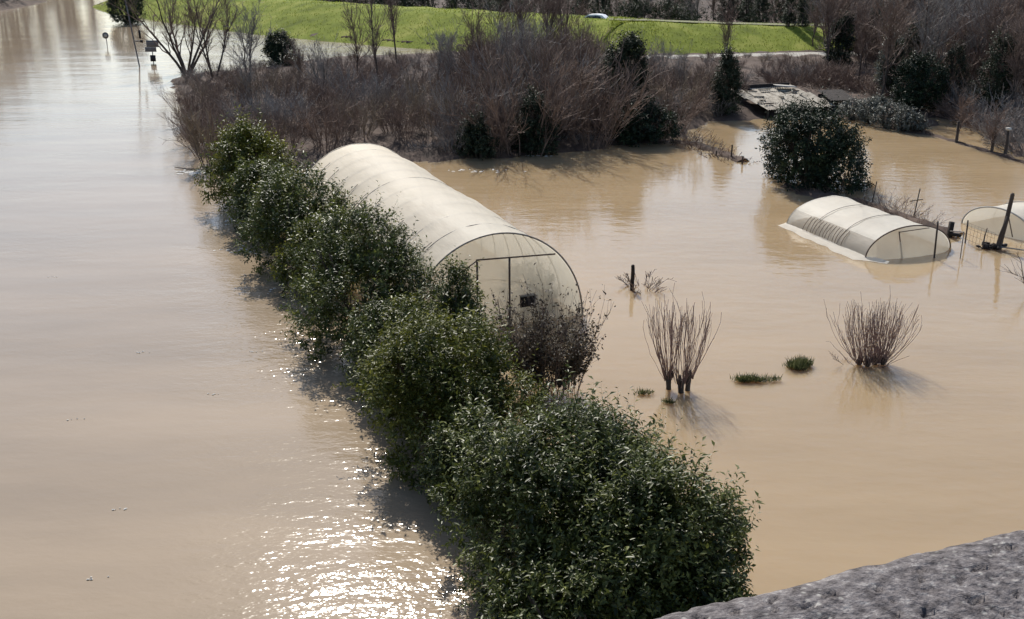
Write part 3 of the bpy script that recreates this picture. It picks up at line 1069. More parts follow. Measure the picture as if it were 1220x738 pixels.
# ------------------------------------------------------------------ willows
def pollard(loc, seed, label, stumps, rods, h, spread, rz=0, group=None, r=.013, stump_h=.42):
    o_ = empty('pollard_willow', (*loc, 0), rz, label, 'willow', group)
    rg_ = np.random.default_rng(seed)
    mt = MB(); mt.smooth = True
    heads = []
    for (x, y, hh_, rr_) in stumps:
        k = 8
        s = np.linspace(0, 1, k)
        pts = np.c_[x + .05 * rg_.normal() * s, y + .05 * rg_.normal() * s, -.4 + (hh_ + .4) * s]
        rad = rr_ * (1.1 - .25 * s + .55 * (s > .8) * (s - .8) * 5 * (1.2 - s) * 4 * .5)
        mt.tubes(pts, rad[None], 9, cap=True)
        top = pts[-1]
        heads.append(top)
        for q in range(6):
            a = rg_.random() * TAU
            b = top + np.array([math.cos(a) * rr_ * 1.5, math.sin(a) * rr_ * 1.5, .10 + .15 * rg_.random()])
            mt.tubes(np.linspace(top - [0, 0, .08], b, 4), np.array([[.6, .62, .6, .35]]) * rr_, 6, cap=True)
    mt.build('stump', M['bark'], o_)
    hd = np.array(heads)
    n_ = rods
    i = rg_.integers(0, len(hd), n_)
    cx_ = hd[:, :2].mean(0)
    a = rg_.random(n_) * TAU
    o2 = (hd[i, :2] - cx_)
    q = .13 * np.sqrt(rg_.random(n_))
    base = hd[i] + np.c_[np.cos(a) * q, np.sin(a) * q, .02 * rg_.random(n_)]
    ln = h * (.7 + .4 * rg_.random(n_))
    outd = np.c_[np.cos(a), np.sin(a)] * (spread * rg_.random(n_) ** .7)[:, None] + o2 * .40
    s = np.linspace(0, 1, 8)[None, :, None]
    wv = np.cumsum(rg_.normal(0, .012, (n_, 8, 3)), 1) * ln[:, None, None]
    P_ = base[:, None] + wv + np.concatenate([outd[:, None] * (s * 1.25 - .45 * s ** 2) * ln[:, None, None], (s * (1 - .25 * np.linalg.norm(outd, axis=1)[:, None, None] ** 2)) * ln[:, None, None]], -1)
    P_ += rg_.normal(0, .008, P_.shape) * (s > 0)
    R_ = np.maximum(.0045, r * (.6 + .8 * rg_.random(n_))[:, None] * (1 - .75 * s[..., 0]))
    mr = MB()
    mr.tubes(P_, R_, 4)
    P2, R2 = grow(P_, R_, rg_, int(rods * 1.6), .35, .9, h * .25, .16, .5, 4, .7)
    mr.tubes(P2, np.maximum(.004, R2), 3)
    mr.build('rods', M['twig_red'], o_)
    return o_


wl = G(808, 466)
pollard(wl + [0.05, 0], 401, 'pollarded willow with tall upright reddish rods, stumps bare above the water', [(-.27, .12, .30, .075), (.03, -.12, .24, .085), (.20, .02, .34, .075)], 85, 2.05, .36, r=.009)
w2 = G(1038, 436)
pollard(w2, 409, 'fan shaped willow stool spreading reddish rods right of the grass tufts', [(-.1, .0, .06, .07), (.16, .05, .05, .07), (-.34, .1, .03, .06), (.34, .12, .04, .06)], 170, 1.65, .62, r=.008)
# dry twiggy basal growth of the spreading one
o = empty('dead_branch', (*G(1025, 432), 0), 0, 'little tangle of dead twigs at the left foot of the fan shaped willow', 'branch')
bare_shrub_mb(411, .75, .9, 16, 50, 60, .012, .35, up=.1)[0].build('twigs', M['twig'], o)

# stake with its little shrub
px_, py_ = G(753, 346)
st = empty('wooden_stake', (px_, py_, 0), 0, 'short black wooden stake alone in the water right of the large tunnel', 'post')
m_ = MB(); m_.smooth = True
m_.path([(0, 0, -.5), (0, 0, .3), (.01, 0, .7), (.0, 0, .90), (0, 0, .93)], [.075, .07, .066, .062, .04], 9)
m_.build('shaft', M['dark_wood'], st)
o = tag(bare_shrub_mb(421, .75, .8, 26, 90, 160, .016, .30, up=.1, minr=.008)[0].build('drowned_shrub', M['twig'], None, (px_ + .38, py_ + .1, 0)),
        'little drowned twiggy shrub right beside the black stake', 'shrub')
o.scale = (1, 1, .75)


def tuft(c, rx, ry, n, h, seed, label, mat='weed'):
    rg_ = np.random.default_rng(seed)
    cl = rg_.normal(0, .42, (9, 2))
    u = (cl[rg_.integers(0, 9, n)] * .85 + rg_.normal(0, .17, (n, 2))) * [rx, ry]
    P_ = np.c_[u + np.array(c), np.zeros(n)]
    m_ = MB()
    D_ = np.c_[rg_.normal(0, .6, (n, 2)), np.ones(n)]
    hh_ = h * (.5 + rg_.random(n))
    m_.leaves(P_, D_, rg_.normal(0, 1, (n, 3)), hh_, .012 + .012 * rg_.random(n), rg_.random(n))
    return tag(m_.build('grass_tuft', M[mat]), label, 'grass', kind='stuff')


tuft(G(952, 437), .62, .30, 900, .22, 431, 'green grass tuft poking from the water left of the fan shaped willow')
tuft(G(895, 455), .72, .26, 620, .18, 433, 'thinner grass tuft between the pollarded willow and the green tuft')
tuft(G(766, 470), .30, .15, 120, .15, 435, 'tiny weed clump left of the pollarded willow stumps')
tuft(G(797, 481), .20, .12, 90, .14, 437, 'tiny weed clump just in front of the pollarded willow')

# ------------------------------------------------------------------ round evergreen tree
evergreen('round_tree', (14.55, 52.9, 0), 2.75, 2.5, 3.95, 501, 'dense round dark evergreen tree standing in the flood behind the low white tunnel', 'tree', 'dark_leaf', 2400, .17, 10,
          n=16, size=.36, sl=.5, trunk_r=.12, wild=.04)

# fence stakes and brush on the garden dyke
for px, py, hh_, ln, lb_ in ((1001, 231, .95, .12, 'thin leaning stake at the right foot of the round dark tree'),
                             (1038, 243, 1.05, .14, 'thin leaning stake in the middle of the bank behind the low tunnel'),
                             (1088, 258, 1.25, .15, 'tallest thin stake above the brush behind the low tunnel')):
    x, y = G(px, py)
    s_ = empty('fence_stake', (x, y, 0), 0, lb_, 'stake', 'stakes on the bank behind the low tunnel')
    bar((0, 0, -.3), (ln, 0, hh_), .026, 'shaft', M['wood'], s_)
    if py == 258:
        bar((-.25, -.03, hh_ * .55), (.32, -.03, hh_ * .62), .02, 'crosspiece', M['wood'], s_)
for k, (px, py, h_, lb_) in enumerate(((1055, 250, .85, 'rounded brown bramble on the bank behind the low tunnel'), (1075, 258, .75, 'ragged bramble just left of the tallest stake'),
                                       (1095, 268, .65, 'low bramble at the right end of the bank behind the low tunnel'), (1018, 240, .35, 'flat bramble between the first two stakes'),
                                       (968, 229, .5, 'bramble in the shade under the round tree'))):
    x, y = G(px, py)
    m_ = bare_shrub_mb(520 + k, h_, 1.1, 40, 160, 220, .012, .5, up=.0)[0]
    tag(m_.build('bramble', M['twig'], None, (x, y, .05)), lb_, 'bramble')
x, y = G(1131, 283)
o = empty('broken_post', (x, y, 0), 0, 'broken black post stub right of the low tunnel\'s bank', 'post')
m_ = MB(); m_.box((0, 0, .2), (.16, .16, .9), .3, .06)
m_.build('shaft', M['dark_wood'], o)
m_ = MB(); m_.box((.2, 0, .12), (.5, .2, .12), .2, .2)
m_.build('fallen_board', M['dark_wood'], o)
# tall post with strut and debris
x, y = G(1189, 297)
o = empty('tall_post', (x, y, 0), 0, 'tall dark double post leaning right at the right edge with rubbish at its foot', 'post')
m_ = MB(); m_.smooth = True
m_.path([(.02, 0, -.5), (.07, 0, .4), (.17, 0, 1.3), (.24, 0, 2.2), (.25, 0, 2.26)], [.095, .09, .085, .08, .05], 9)
m_.build('shaft', M['wood'], o)
m_ = MB(); m_.smooth = True
m_.path([(-.16, -.05, -.4), (-.02, -.08, .6), (.14, -.09, 1.35)], [.07, .065, .05], 8)
m_.build('strut', M['wood'], o)
m_ = MB(); m_.smooth = True
m_.path([(-.62, 0, -.3), (-.60, 0, .5), (-.54, .02, .85)], [.03, .026, .018], 6)
m_.build('stub', M['wood'], o)
rg = np.random.default_rng(540)
m_ = MB()
for k in range(16):
    m_.box((-.25 + .30 * rg.normal(), .12 * rg.normal(), .06 + .09 * rg.random()), (.12 + .3 * rg.random(), .1, .06 + .1 * rg.random()), rg.random() * 3, rg.normal() * .3)
m_.build('debris', M['dark_wood'], o)
# wire mesh fence between the stub and the tall post, and on to the right
a_ = np.array([*G(1150, 290), 0]); b_ = np.array([*G(1182, 299), 0])
o = empty('wire_fence', tuple(a_), 0, 'slack thin wire fence left of the tall dark double post', 'fence')
m_ = MB()
for z_ in (.12, .35, .58, .8):
    m_.tubes(np.linspace([0, 0, z_ + .05], [*(b_ - a_)[:2], z_ - .08], 5), .006, 3)
for k in range(9):
    q = (b_ - a_) * k / 8
    m_.tubes(np.array([[q[0], q[1], -.1], [q[0] + .02, q[1], .82 - .1 * k / 8]]), .005, 3)
m_.build('wire', M['rust'], o)
m_ = MB(); m_.path([(0, 0, -.3), (-.02, 0, .95)], .03, 7)
m_.build('post', M['wood'], o)
o = empty('fallen_rail', (*G(1192, 298), 0), 0, 'long grey rail lying on the water from the tall post to the right edge', 'rail')
m_ = MB(); m_.path([(0, 0, .12), (1.2, -.5, .06), (2.4, -1.05, .02)], .028, 6)
m_.build('rail', M['twig_grey'], o)
# bare branches reaching in at the right edge
o = empty('bare_branch', (*G(1222, 352), 0), 0, 'bare branching twig rising from the water at the right edge', 'branch')
m_ = MB()
P0 = np.array([[(0.1, 0, -.3), (-.05, 0, .3), (-.22, 0, .75), (-.32, .05, 1.2), (-.5, .1, 1.5)], [(.1, 0, -.3), (.1, 0, .4), (-.3, -.1, .7), (-.6, -.1, .8), (-.75, -.1, .95)]])
R0 = np.array([[.022, .02, .016, .012, .007], [.018, .015, .012, .009, .006]])
m_.tubes(P0, R0, 5)
rg = np.random.default_rng(551)
P1, R1 = grow(P0, R0, rg, 22, .3, .95, .4, .5, .2, 4, .6)
m_.tubes(P1, np.maximum(R1, .005), 3)
m_.build('twigs', M['twig'], o)

# posts along the far-right dyke, each with its head of bare twigs
mt_tw = M['twig']
for k, (px, py, hh_, crown_, lb_) in enumerate(((1100, 160, 1.3, .0, 'first post of the far right dyke, beside the grey bushes'),
                                                (1139, 170, 1.25, .9, 'second post on the far right dyke under a haze of bare twigs'),
                                                (1181, 182, 1.2, .7, 'third post on the far right dyke with a small twiggy head'),
                                                (1197, 186, 1.45, .0, 'last post on the far right dyke with a pale top'))):
    x, y = G(px, py)
    o = empty('dyke_post', (x, y, 0), 0, lb_, 'post', 'posts along the far right dyke')
    m_ = MB(); m_.smooth = True
    m_.path([(0, 0, -.5), (.02, 0, .5), (.03 * (-1) ** k, 0, hh_)], [.11, .085, .07], 8)
    m_.build('shaft', M['wood'], o)
    if crown_:
        mt_, mc_, _ = bare_tree_mb(560 + k, 2.6, 1, .06, 26, 120, 260, .007, .8, .02, .1)
        c_ = mc_.build('twigs', M['twig'], o)
        c_.location = (0, 0, .3)
    if k == 3:
        m_ = MB(); m_.box((0, 0, hh_ + .05), (.22, .22, .14), .3)
        m_.build('cap', M['foam'], o)
# spit posts
for k, (px, py, hh_, lb_) in enumerate(((871, 189, .75, 'thin stake near the end of the earth spit'), (884, 196, .45, 'short stub at the tip of the earth spit'), (853, 186, .3, 'low broken stub in the middle of the earth spit'))):
    x, y = G(px, py)
    o = empty('spit_stake', (x, y, 0), 0, lb_, 'stake', 'stakes on the earth spit')
    bar((0, 0, -.3), (.02, 0, hh_), .045, 'shaft', M['wood'], o)
for k, (px, py, h_) in enumerate(((815, 172, .9), (832, 176, .8), (848, 182, .6), (866, 188, .35), (879, 193, .25))):
    x, y = G(px, py)
    m_ = bare_shrub_mb(580 + k, h_, 1.1, 36, 130, 160, .014, .6, up=0, minr=.008)[0]
    tag(m_.build('bramble', M['twig'], None, (x, y, .05)), 'low brown bramble growing along the earth spit', 'bramble', 'brambles on the earth spit')

# ------------------------------------------------------------------ the shed
shx, shy = G(914, 141)
shed = empty('garden_shed', (shx, shy, 0), .36, 'half flooded garden shed with a patched pale sheet roof behind the round tree', 'shed')
SWd, SD = 4.7, 4.6
z_e, z_r = .62, 1.30
rg = np.random.default_rng(601)
mb = MB()
mb.box((SWd / 2, SD, .5), (SWd, .08, 2.1))
mb.box((SWd, SD / 2, .2), (.08, SD, 1.0))
mb.build('wall', M['dark_wood'], shed)
for k in range(5):
    m_ = MB(); m_.box((.05 + k * SWd / 4.05, .05, .1), (.12, .12, 1.15), .1)
    m_.build('post', M['wood'], shed)
for k in range(16):
    m_ = MB(); m_.box((.2 + k * .28, .10 + rg.normal() * .012, .1), (.24, .03, 1.0 + .06 * rg.normal()))
    m_.build('wall_board', M['dark_wood'], shed)
def sheet_obj(x0, x1, y0, y1, z0, z1, nm, par, wob=0.0):
    nx = int((x1 - x0) / .055)
    xs = np.linspace(x0, x1, nx)
    ys = np.linspace(y0, y1, 6)
    V_ = np.zeros((6, nx, 3))
    for j, y_ in enumerate(ys):
        f = (y_ - y0) / (y1 - y0)
        V_[j, :, 0] = xs
        V_[j, :, 1] = y_
        V_[j, :, 2] = z0 + (z1 - z0) * f + .028 * np.sin(xs / .18 * TAU) + wob * np.sin(f * 3 + xs)
    m_ = MB(); m_.smooth = True
    m_.grid(V_)
    Vl = V_.copy(); Vl[:, :, 2] -= .012
    m_.grid(Vl[:, ::-1])
    return m_.build(nm, M['sheet'], par)
ncol, nrow = 6, 4
for c in range(ncol):
    for r_ in range(nrow):
        x0 = -.35 + c * (SWd + .5) / ncol + .03 * rg.normal()
        y0 = -.45 + r_ * (SD + .6) / nrow + .10 * rg.normal()
        zz0 = z_e + (z_r - z_e) * r_ / nrow + .03 * (r_ % 2) + .012 * rg.normal() + .02 * (c % 2)
        if (c, r_) == (1, 3):
            continue
        so = sheet_obj(x0, x0 + (SWd + .5) / ncol + .08, y0, y0 + (SD + .6) / nrow + .22, zz0, zz0 + (z_r - z_e) / nrow + .06 + .03 * rg.normal(), 'roof_sheet', shed, .015)
for k in range(9):
    m_ = MB(); m_.box((rg.random() * SWd, .3 + (k + .5) * .42, z_e + (z_r - z_e) * (.3 + (k + .5) * .42 + .45) / 5.2 + .14), (.3 + .7 * rg.random(), .10 + .1 * rg.random(), .06), rg.normal() * .4)
    m_.build('loose_board', M['sheet' if k % 3 else 'wood'], shed)
m_ = MB(); m_.box((3.9, 3.9, 1.45), (1.5, .75, .04), -.25, .08)
m_.build('loose_sheet', M['wall_pale'], shed)
ann = empty('lean_to', (shx + 4.6, shy + 1.7, 0), .1, 'dark open lean-to against the right end of the flooded shed', 'shed')
m_ = MB()
m_.box((.75, 2.2, .3), (1.6, .06, 1.5)); m_.box((1.5, 1.1, .2), (.06, 2.2, 1.4)); m_.box((.05, 1.1, .2), (.06, 2.2, 1.4))
m_.build('wall', M['dark_wood'], ann)
sheet_obj(-.1, 1.7, -.2, 2.4, .95, 1.3, 'roof_sheet', ann).data.materials[0] = M['dark_wood']
evergreen('dark_shrub', (shx - 2.3, shy + 3.2, 0), .6, .6, 2.0, 611, 'small black looking shrub against the left corner of the flooded shed', 'shrub', 'ivy', 260, .14, 9, n=6, size=.45)

# ------------------------------------------------------------------ thicket on the bank
protos = []
for k in range(6):
    m_ = bare_shrub_mb(700 + k, 3.0, .42, 26, 190, 520, .024, .75, up=.12, minr=.010)[0]
    o = m_.build('bare_shrub', M['twig'])
    o['category'] = 'shrub'
    protos.append(o)
gprotos = []
for k in range(4):
    m_ = bare_shrub_mb(720 + k, 3.0, .5, 24, 190, 480, .026, .8, up=.10, minr=.011)[0]
    o = m_.build('grey_shrub' if k < 2 else 'tan_shrub', M['twig_grey' if k < 2 else 'twig_tan'])
    o['category'] = 'shrub'
    gprotos.append(o)

rnd = random.Random(77)


def inside_px(x, y):
    """photo pixel column of a ground point"""
    zc = y * math.cos(PITCH) + CAM_H * math.sin(PITCH)
    return 610 + F_PX * x / zc


count = 0
tries = 0
spots = []
main = land
while count < 298 and tries < 16000:
    tries += 1
    x = rnd.uniform(-29, 26)
    y = rnd.uniform(56, 103)
    sd = float(poly_sd(np.array([x]), np.array([y]), land)[0])
    if sd < .35:
        continue
    c = inside_px(x, y)
    if c > 868 and y < 84:
        continue
    if min([(x - a) ** 2 + (y - b) ** 2 for a, b in spots] or [99]) < (1.25 if y < 66 else (1.7 if y < 88 else 1.45)) ** 2:
        continue
    spots.append((x, y))
    # crest of the brush as in the photo: low left and right, tall around column 560-720
    hs = np.interp(c, [200, 260, 330, 420, 540, 580, 640, 700, 730, 780, 900, 1000], [.62, .72, .66, .72, .8, 1.1, 1.4, 1.3, .85, .75, .65, .8])
    if y > 78:
        hs *= .72 if c < 560 or c > 720 else .85
    if y > 88 and c < 560:
        hs *= .7
    s = hs * rnd.uniform(.62, 1.25)
    # keep the brush below the sight line where the photo shows the far channel and the track behind it
    yl = np.interp(c, [200, 330, 420, 540, 575, 640, 705, 730, 780, 900, 960], [76, 79, 71, 66, 48, 42, 46, 74, 75, 75, 76]) + rnd.uniform(-6, 7)
    hmax = CAM_H - y * math.tan(PITCH + math.atan((yl - 369) / F_PX)) - max(0, hz(x, y))
    s = max(.24, min(s, hmax / 3.1))
    zone = 'thicket left behind the hedge' if c < 400 else ('thicket behind the large tunnel' if c < 560 else ('tallest part of the thicket' if c < 730 else 'thicket left of the shed'))
    pr = protos[rnd.randrange(6)] if rnd.random() < .62 else gprotos[rnd.randrange(4)]
    nm = 'brown leafless' if pr in protos else ('grey leafless' if pr in gprotos[:2] else 'tan leafless')
    place(pr, x, y, max(0, hz(x, y)) - .05, s, rnd.random() * 6.28, '%s shrub %s in the %s' % (nm, 'at the water edge' if y < 66 else ('halfway back' if y < 80 else 'at the back'), zone), '%s shrubs %s in the %s' % (nm, 'at the water edge' if y < 66 else ('halfway back' if y < 80 else 'at the back'), zone))
    count += 1

# right-hand thicket behind the dyke and the shed
tree_protos = []
for k in range(5):
    mt_, mc_, _ = bare_tree_mb(760 + k, 6.5, [1, 2, 1, 3, 2][k], .10, 34, 200, 620, .011, .6, .10, .25)
    o = empty('bare_tree', (0, 0, 0), 0, None, 'tree')
    mt_.build('trunk', M['bark'], o)
    mc_.build('branches', M['twig' if k % 2 == 0 else 'twig_grey'], o)
    tree_protos.append(o)
ivy_protos = []
for k in range(3):
    o = evergreen('ivy_tree', (0, 0, 0), 1.15, 1.15, 5.2, 780 + k * 5, '', 'tree', 'ivy', 620, .17, 9, n=11, size=.42, sl=.45)
    ivy_protos.append(o)

for px, py, s_ in ((352, 118, .55), (385, 128, .6), (520, 112, .6), (545, 130, .7), (590, 128, .8), (618, 138, .85), (634, 120, .8), (660, 132, .8), (690, 118, .75), (700, 140, .7), (783, 118, .55), (815, 125, .5), (300, 130, .5)):
    x, y = G(px, py, .5)
    w_ = 'left of' if px < 560 else ('among' if px < 720 else 'right of')
    place(tree_protos[rnd.randrange(5)], x, y, hz(x, y), s_, rnd.random() * 6.28, 'leafless tree rising %s the tallest brush of the thicket' % w_, 'leafless trees rising %s the tallest brush' % w_)
cnt = 0
tries = 0
sp2 = []
while cnt < 120 and tries < 9000:
    tries += 1
    x = rnd.uniform(22, 62)
    y = rnd.uniform(66, 103)
    if float(poly_sd(np.array([x]), np.array([y]), land)[0]) < 1.5:
        continue
    c = inside_px(x, y)
    if c < 1040 and y < 92:
        continue
    if c < 985 or c > 1420:
        continue
    if min([(x - a) ** 2 + (y - b) ** 2 for a, b in sp2] or [99]) < 1.6 ** 2:
        continue
    sp2.append((x, y))
    z = hz(x, y) - .05
    q = rnd.random()
    wz = ('on the left side' if c < 1120 else 'on the right side') + (' at the front' if y < 84 else ' at the back')
    if q < .62:
        place(tree_protos[rnd.randrange(5)], x, y, z, rnd.uniform(.7, 1.15), rnd.random() * 6.28, 'leafless tree %s of the dark top right wood' % wz, 'leafless trees %s of the top right wood' % wz)
    elif q < .84:
        place(ivy_protos[rnd.randrange(3)], x, y, z, rnd.uniform(.6, 1.1), rnd.random() * 6.28, 'ivy covered trunk %s of the dark top right wood' % wz, 'ivy covered trunks %s of the top right wood' % wz)
    else:
        place(protos[rnd.randrange(6)], x, y, z, rnd.uniform(.8, 1.3), rnd.random() * 6.28, 'brown shrub under the trees of the top right wood', 'brown shrubs under the trees at the top right')
    cnt += 1
# front edge of that wood: tangles of brown and grey brambles
tang = []
for k in range(3):
    m_ = bare_shrub_mb(800 + k, 1.5, 1.25, 44, 260, 420, .018, 1.0, up=-.05, minr=.010)[0]
    o = m_.build('bramble_mound', M['twig_grey' if k != 1 else 'twig'])
    o['category'] = 'bramble'
    tang.append(o)
for px, py, s in ((1122, 134, .9), (1140, 140, .8), (1158, 147, 1.0), (1176, 156, 1.0), (1195, 166, 1.1), (1212, 176, 1.1), (1228, 182, 1.1), (1130, 126, 1.1), (1150, 132, 1.2), (1172, 142, 1.2), (1195, 152, 1.3), (1216, 160, 1.3),
                  (1140, 118, 1.3), (1165, 122, 1.3), (1190, 132, 1.3), (1215, 142, 1.3)):
    x, y = G(px, py)
    place(tang[rnd.randrange(3)], x, y, 0.2, s, rnd.random() * 6.28, 'arching bramble mound at the foot of the top right wood', 'bramble mounds at the foot of the top right wood')
for px, py, s in ((950, 112, 1.1), (972, 112, 1.2), (995, 113, 1.2), (1018, 116, 1.15), (1040, 120, 1.1), (1062, 126, 1.0), (935, 108, 1.0), (960, 104, 1.1), (985, 104, 1.1), (1010, 106, 1.1)):
    x, y = G(px, py)
    place(tang[1], x, y, 0.5, s, rnd.random() * 6.28, 'brown bramble mound in the long row behind the shed roof', 'brown bramble mounds behind the shed')
for px, py, s, sd in ((1014, 143, 1.0, 1), (1034, 147, 1.0, 2), (1055, 152, 1.05, 3), (1076, 156, .95, 4), (1092, 158, .8, 5), (1046, 140, .9, 6)):
    x, y = G(px, py)
    o = evergreen('grey_bush', (x, y, .1), 1.0 * s, .9 * s, 1.35 * s, 820 + sd, 'low grey green bush in the clump right of the shed', 'bush', 'sage', 300, .13, 8, n=8, size=.45, sl=.3, group='grey green bushes right of the shed')

# named dark evergreens in and around the thicket
for i, (px, py, rx, ry, h, mat, lb_) in enumerate((
        (570, 188, 1.1, 1.0, 2.2, 'ivy', 'small dark evergreen at the water edge behind the large tunnel'),
        (634, 184, 1.25, 1.1, 3.4, 'ivy', 'tall dark ivy clump at the water edge, left of the broader one'),
        (762, 170, 2.0, 1.6, 2.6, 'dark_leaf', 'wide black green evergreen at the water edge below the tall ivy tree'),
        (742, 158, 1.5, 1.4, 5.6, 'ivy', 'tall conical ivy tree rising against the levee'),
        (863, 140, .9, .9, 4.3, 'ivy', 'slim dark evergreen left of the flooded shed'),
        (337, 84, 1.7, 1.5, 2.9, 'dark_leaf', 'round dark bush beside the far channel of water'),
        (1092, 137, 1.9, 1.7, 3.9, 'dark_leaf', 'rounded blue black evergreen above the grey bushes'),
        (1000, 92, 1.2, 1.2, 4.8, 'ivy', 'ivy covered tree at the right end of the green levee'),
        (1056, 118, .75, .75, 4.6, 'pale_ivy', 'pale variegated ivy column left of the blue black evergreen'),
        (1150, 112, 1.4, 1.3, 3.2, 'ivy', 'ivy clad shrub in the wood behind the grey brambles'),
        (150, 28, 2.6, 2.2, 5.4, 'dark_leaf', 'black looking rounded evergreen at the water edge on the far left levee'))):
    x, y = G(px, py)
    evergreen('dark_evergreen', (x, y, max(0., hz(x, y)) - .05), rx, ry, h, 850 + 7 * i, lb_, 'tree' if h > 3 else 'bush', mat, int(260 + 170 * rx * h * .8), .18, 9, n=11, size=.42, sl=.45)

# individual bare trees
def btree(px, py, h, seed, label, trunks=1, r=.09, nb=26, n2=160, n3=420, lean=.08, spread=.45, mat='twig', upr=.4, z=None):
    x, y = G(px, py, .4)
    z = max(0, hz(x, y)) if z is None else z
    o_ = empty('bare_tree', (x, y, z), 0, label, 'tree')
    mt_, mc_, _ = bare_tree_mb(seed, h, trunks, r, nb, n2, n3, .012, spread, lean, upr)
    mt_.build('trunk', M['bark'], o_)
    mc_.build('branches', M[mat], o_)
    return o_


btree(222, 82, 7.5, 901, 'many stemmed leafless tree at the water edge beside the road signs', 6, .13, 60, 260, 650, .26, .5)
btree(256, 95, 5.8, 903, 'leafless tree just right of the many stemmed one by the signs', 3, .10, 36, 200, 420, .16, .5)
btree(295, 100, 5.2, 905, 'pale leafless tree with fine twigs above the evergreen hedge end', 2, .09, 36, 200, 420, .15, .5, 'twig_grey')
btree(428, 95, 6.2, 907, 'slender leafless tree, left one of the pair against the levee', 1, .08, 22, 90, 240, .03, .35)
btree(452, 108, 7.0, 908, 'slender leafless tree, right one of the pair against the levee', 1, .08, 22, 90, 240, .03, .35)
btree(474, 78, 7.4, 909, 'thin tall leafless tree reaching the top edge above the dark thicket', 1, .09, 24, 100, 260, .03, .3)
btree(672, 78, 6.6, 911, 'leafless double trunked tree beside the left end of the gravel track', 2, .11, 30, 140, 380, .06, .3)
btree(650, 95, 6.8, 912, 'bushy topped leafless tree left of the double trunked one', 2, .09, 40, 220, 560, .10, .4)
btree(610, 105, 5.8, 913, 'fine twigged leafless tree in the tall part of the thicket', 3, .08, 46, 240, 560, .14, .4)
btree(575, 110, 5.4, 914, 'leafless tree at the left shoulder of the tall thicket', 3, .08, 46, 240, 560, .14, .4)
btree(862, 92, 5.4, 915, 'thin leafless tree standing against the levee above the slim evergreen', 1, .07, 22, 90, 260, .03, .35)
btree(1022, 108, 5.4, 917, 'thin leafless tree behind the brown brambles near the levee end', 1, .09, 26, 140, 320, .05, .4)
btree(246, 192, 2.7, 919, 'tan leafless sapling at the river edge at the far end of the hedge', 6, .03, 50, 160, 300, .10, .35, 'twig_tan')
for i, (px, py) in enumerate(((228, 150), (238, 172), (248, 188), (262, 196))):
    x, y = G(px, py)
    place(protos[i], x, y, 0.0, .75, i * 1.3, 'reddish bare shrub overhanging the river at the end of the hedge', 'bare shrubs overhanging the river')

# ------------------------------------------------------------------ beyond the levee
crest = offset(lb, np.full(len(lb), 26.0))
bk = [tuple(q) for q in crest if -62 < q[0] < 75]
gi = 0
for row, (dy, sc0) in enumerate(((0, 1.05), (7, 1.25), (15, 1.5))):
    xs = np.arange(-58, 78, 3.6 + row * .8)
    for x0 in xs:
        x = x0 + rnd.uniform(-1.2, 1.2)
        yb = np.interp(x, [q[0] for q in bk], [q[1] for q in bk])
        y = yb + dy + rnd.uniform(-1.5, 1.5)
        c = inside_px(x, y)
        if c < 90 or c > 1330:
            continue
        q = rnd.random()
        bz = 'left of the white car' if c < 690 else ('between the white car and the cypresses' if c < 940 else 'right of the cypresses')
        if q < .42:
            place(ivy_protos[rnd.randrange(3)], x, y, .3, sc0 * rnd.uniform(.7, 1.0), rnd.random() * 6.28, 'dark evergreen beyond the levee, ' + bz, 'dark evergreens beyond the levee, ' + bz)
        elif q < .75:
            place(tree_protos[rnd.randrange(5)], x, y, .3, sc0 * rnd.uniform(.7, 1.0), rnd.random() * 6.28, 'leafless tree beyond the levee, ' + bz, 'leafless trees beyond the levee, ' + bz)
        else:
            place(protos[rnd.randrange(6)], x, y, .4, sc0 * rnd.uniform(1.2, 1.6), rnd.random() * 6.28, 'leafless tall shrub beyond the levee, ' + bz, 'leafless shrubs beyond the levee, ' + bz)
# dark clipped hedge close behind the crest
crest2 = offset(lb, np.full(len(lb), 21.5))
hg = crest2[(crest2[:, 0] > -45) & (crest2[:, 0] < 75)]
lum = []
for i in range(0, len(hg), 2):
    lum.append((hg[i, 0], hg[i, 1], 1.6 + .5 * rnd.random(), 1.9, 1.2, 1.9 + .6 * rnd.random()))
m_ = crown(960, lum, 5200, .24, 8, .5, updir=.3)
tag(m_.build('clipped_hedge', M['ivy']), 'long dark hedge close behind the crest of the levee', 'hedge')
# two cypresses
for i, (px, h_, lb_) in enumerate(((941, 7.5, 'left one of the two dark cypresses on the levee crest'), (957, 7.0, 'right one of the two dark cypresses on the levee crest'))):
    x, y = G(px, 33, 2.2)
    y += .5
    o = empty('cypress', (x, y, 1.7), 0, lb_, 'cypress', 'two cypresses on the levee')
    crown(970 + i, [(0, 0, h_ * t, .62 * (1 - t * .8), .62 * (1 - t * .8), h_ * .16) for t in (.12, .25, .38, .5, .62, .74, .86)], 620, .16, 8, .35, updir=1.2).build('crown', M['dark_leaf'], o)
    m_ = MB(); m_.path([(0, 0, -.3), (0, 0, h_ * .8)], [.12, .03], 7); m_.build('trunk', M['bark'], o)
for px, s, z_ in ((1010, 1.0, 1.6), (985, .8, 1.8), (968, .75, 1.9)):
    x, y = G(px, 50, 1.5)
    place(tree_protos[rnd.randrange(5)], x, y, z_ - .6, s, rnd.random() * 6, 'leafless tree at the right shoulder of the levee', 'leafless trees at the right shoulder of the levee')


for i in range(34):
    x = rnd.uniform(30, 66)
    y = rnd.uniform(100, 113)
    c = inside_px(x, y)
    if c < 968:
        continue
    pr = (ivy_protos[rnd.randrange(3)], tree_protos[rnd.randrange(5)], protos[rnd.randrange(6)])[i % 3]
    nm = ('ivy covered tree', 'leafless tree', 'tall leafless shrub')[i % 3]
    place(pr, x, y, .6, rnd.uniform(.8, 1.2), rnd.random() * 6, nm + ' hiding the right end of the levee', nm + 's hiding the right end of the levee')
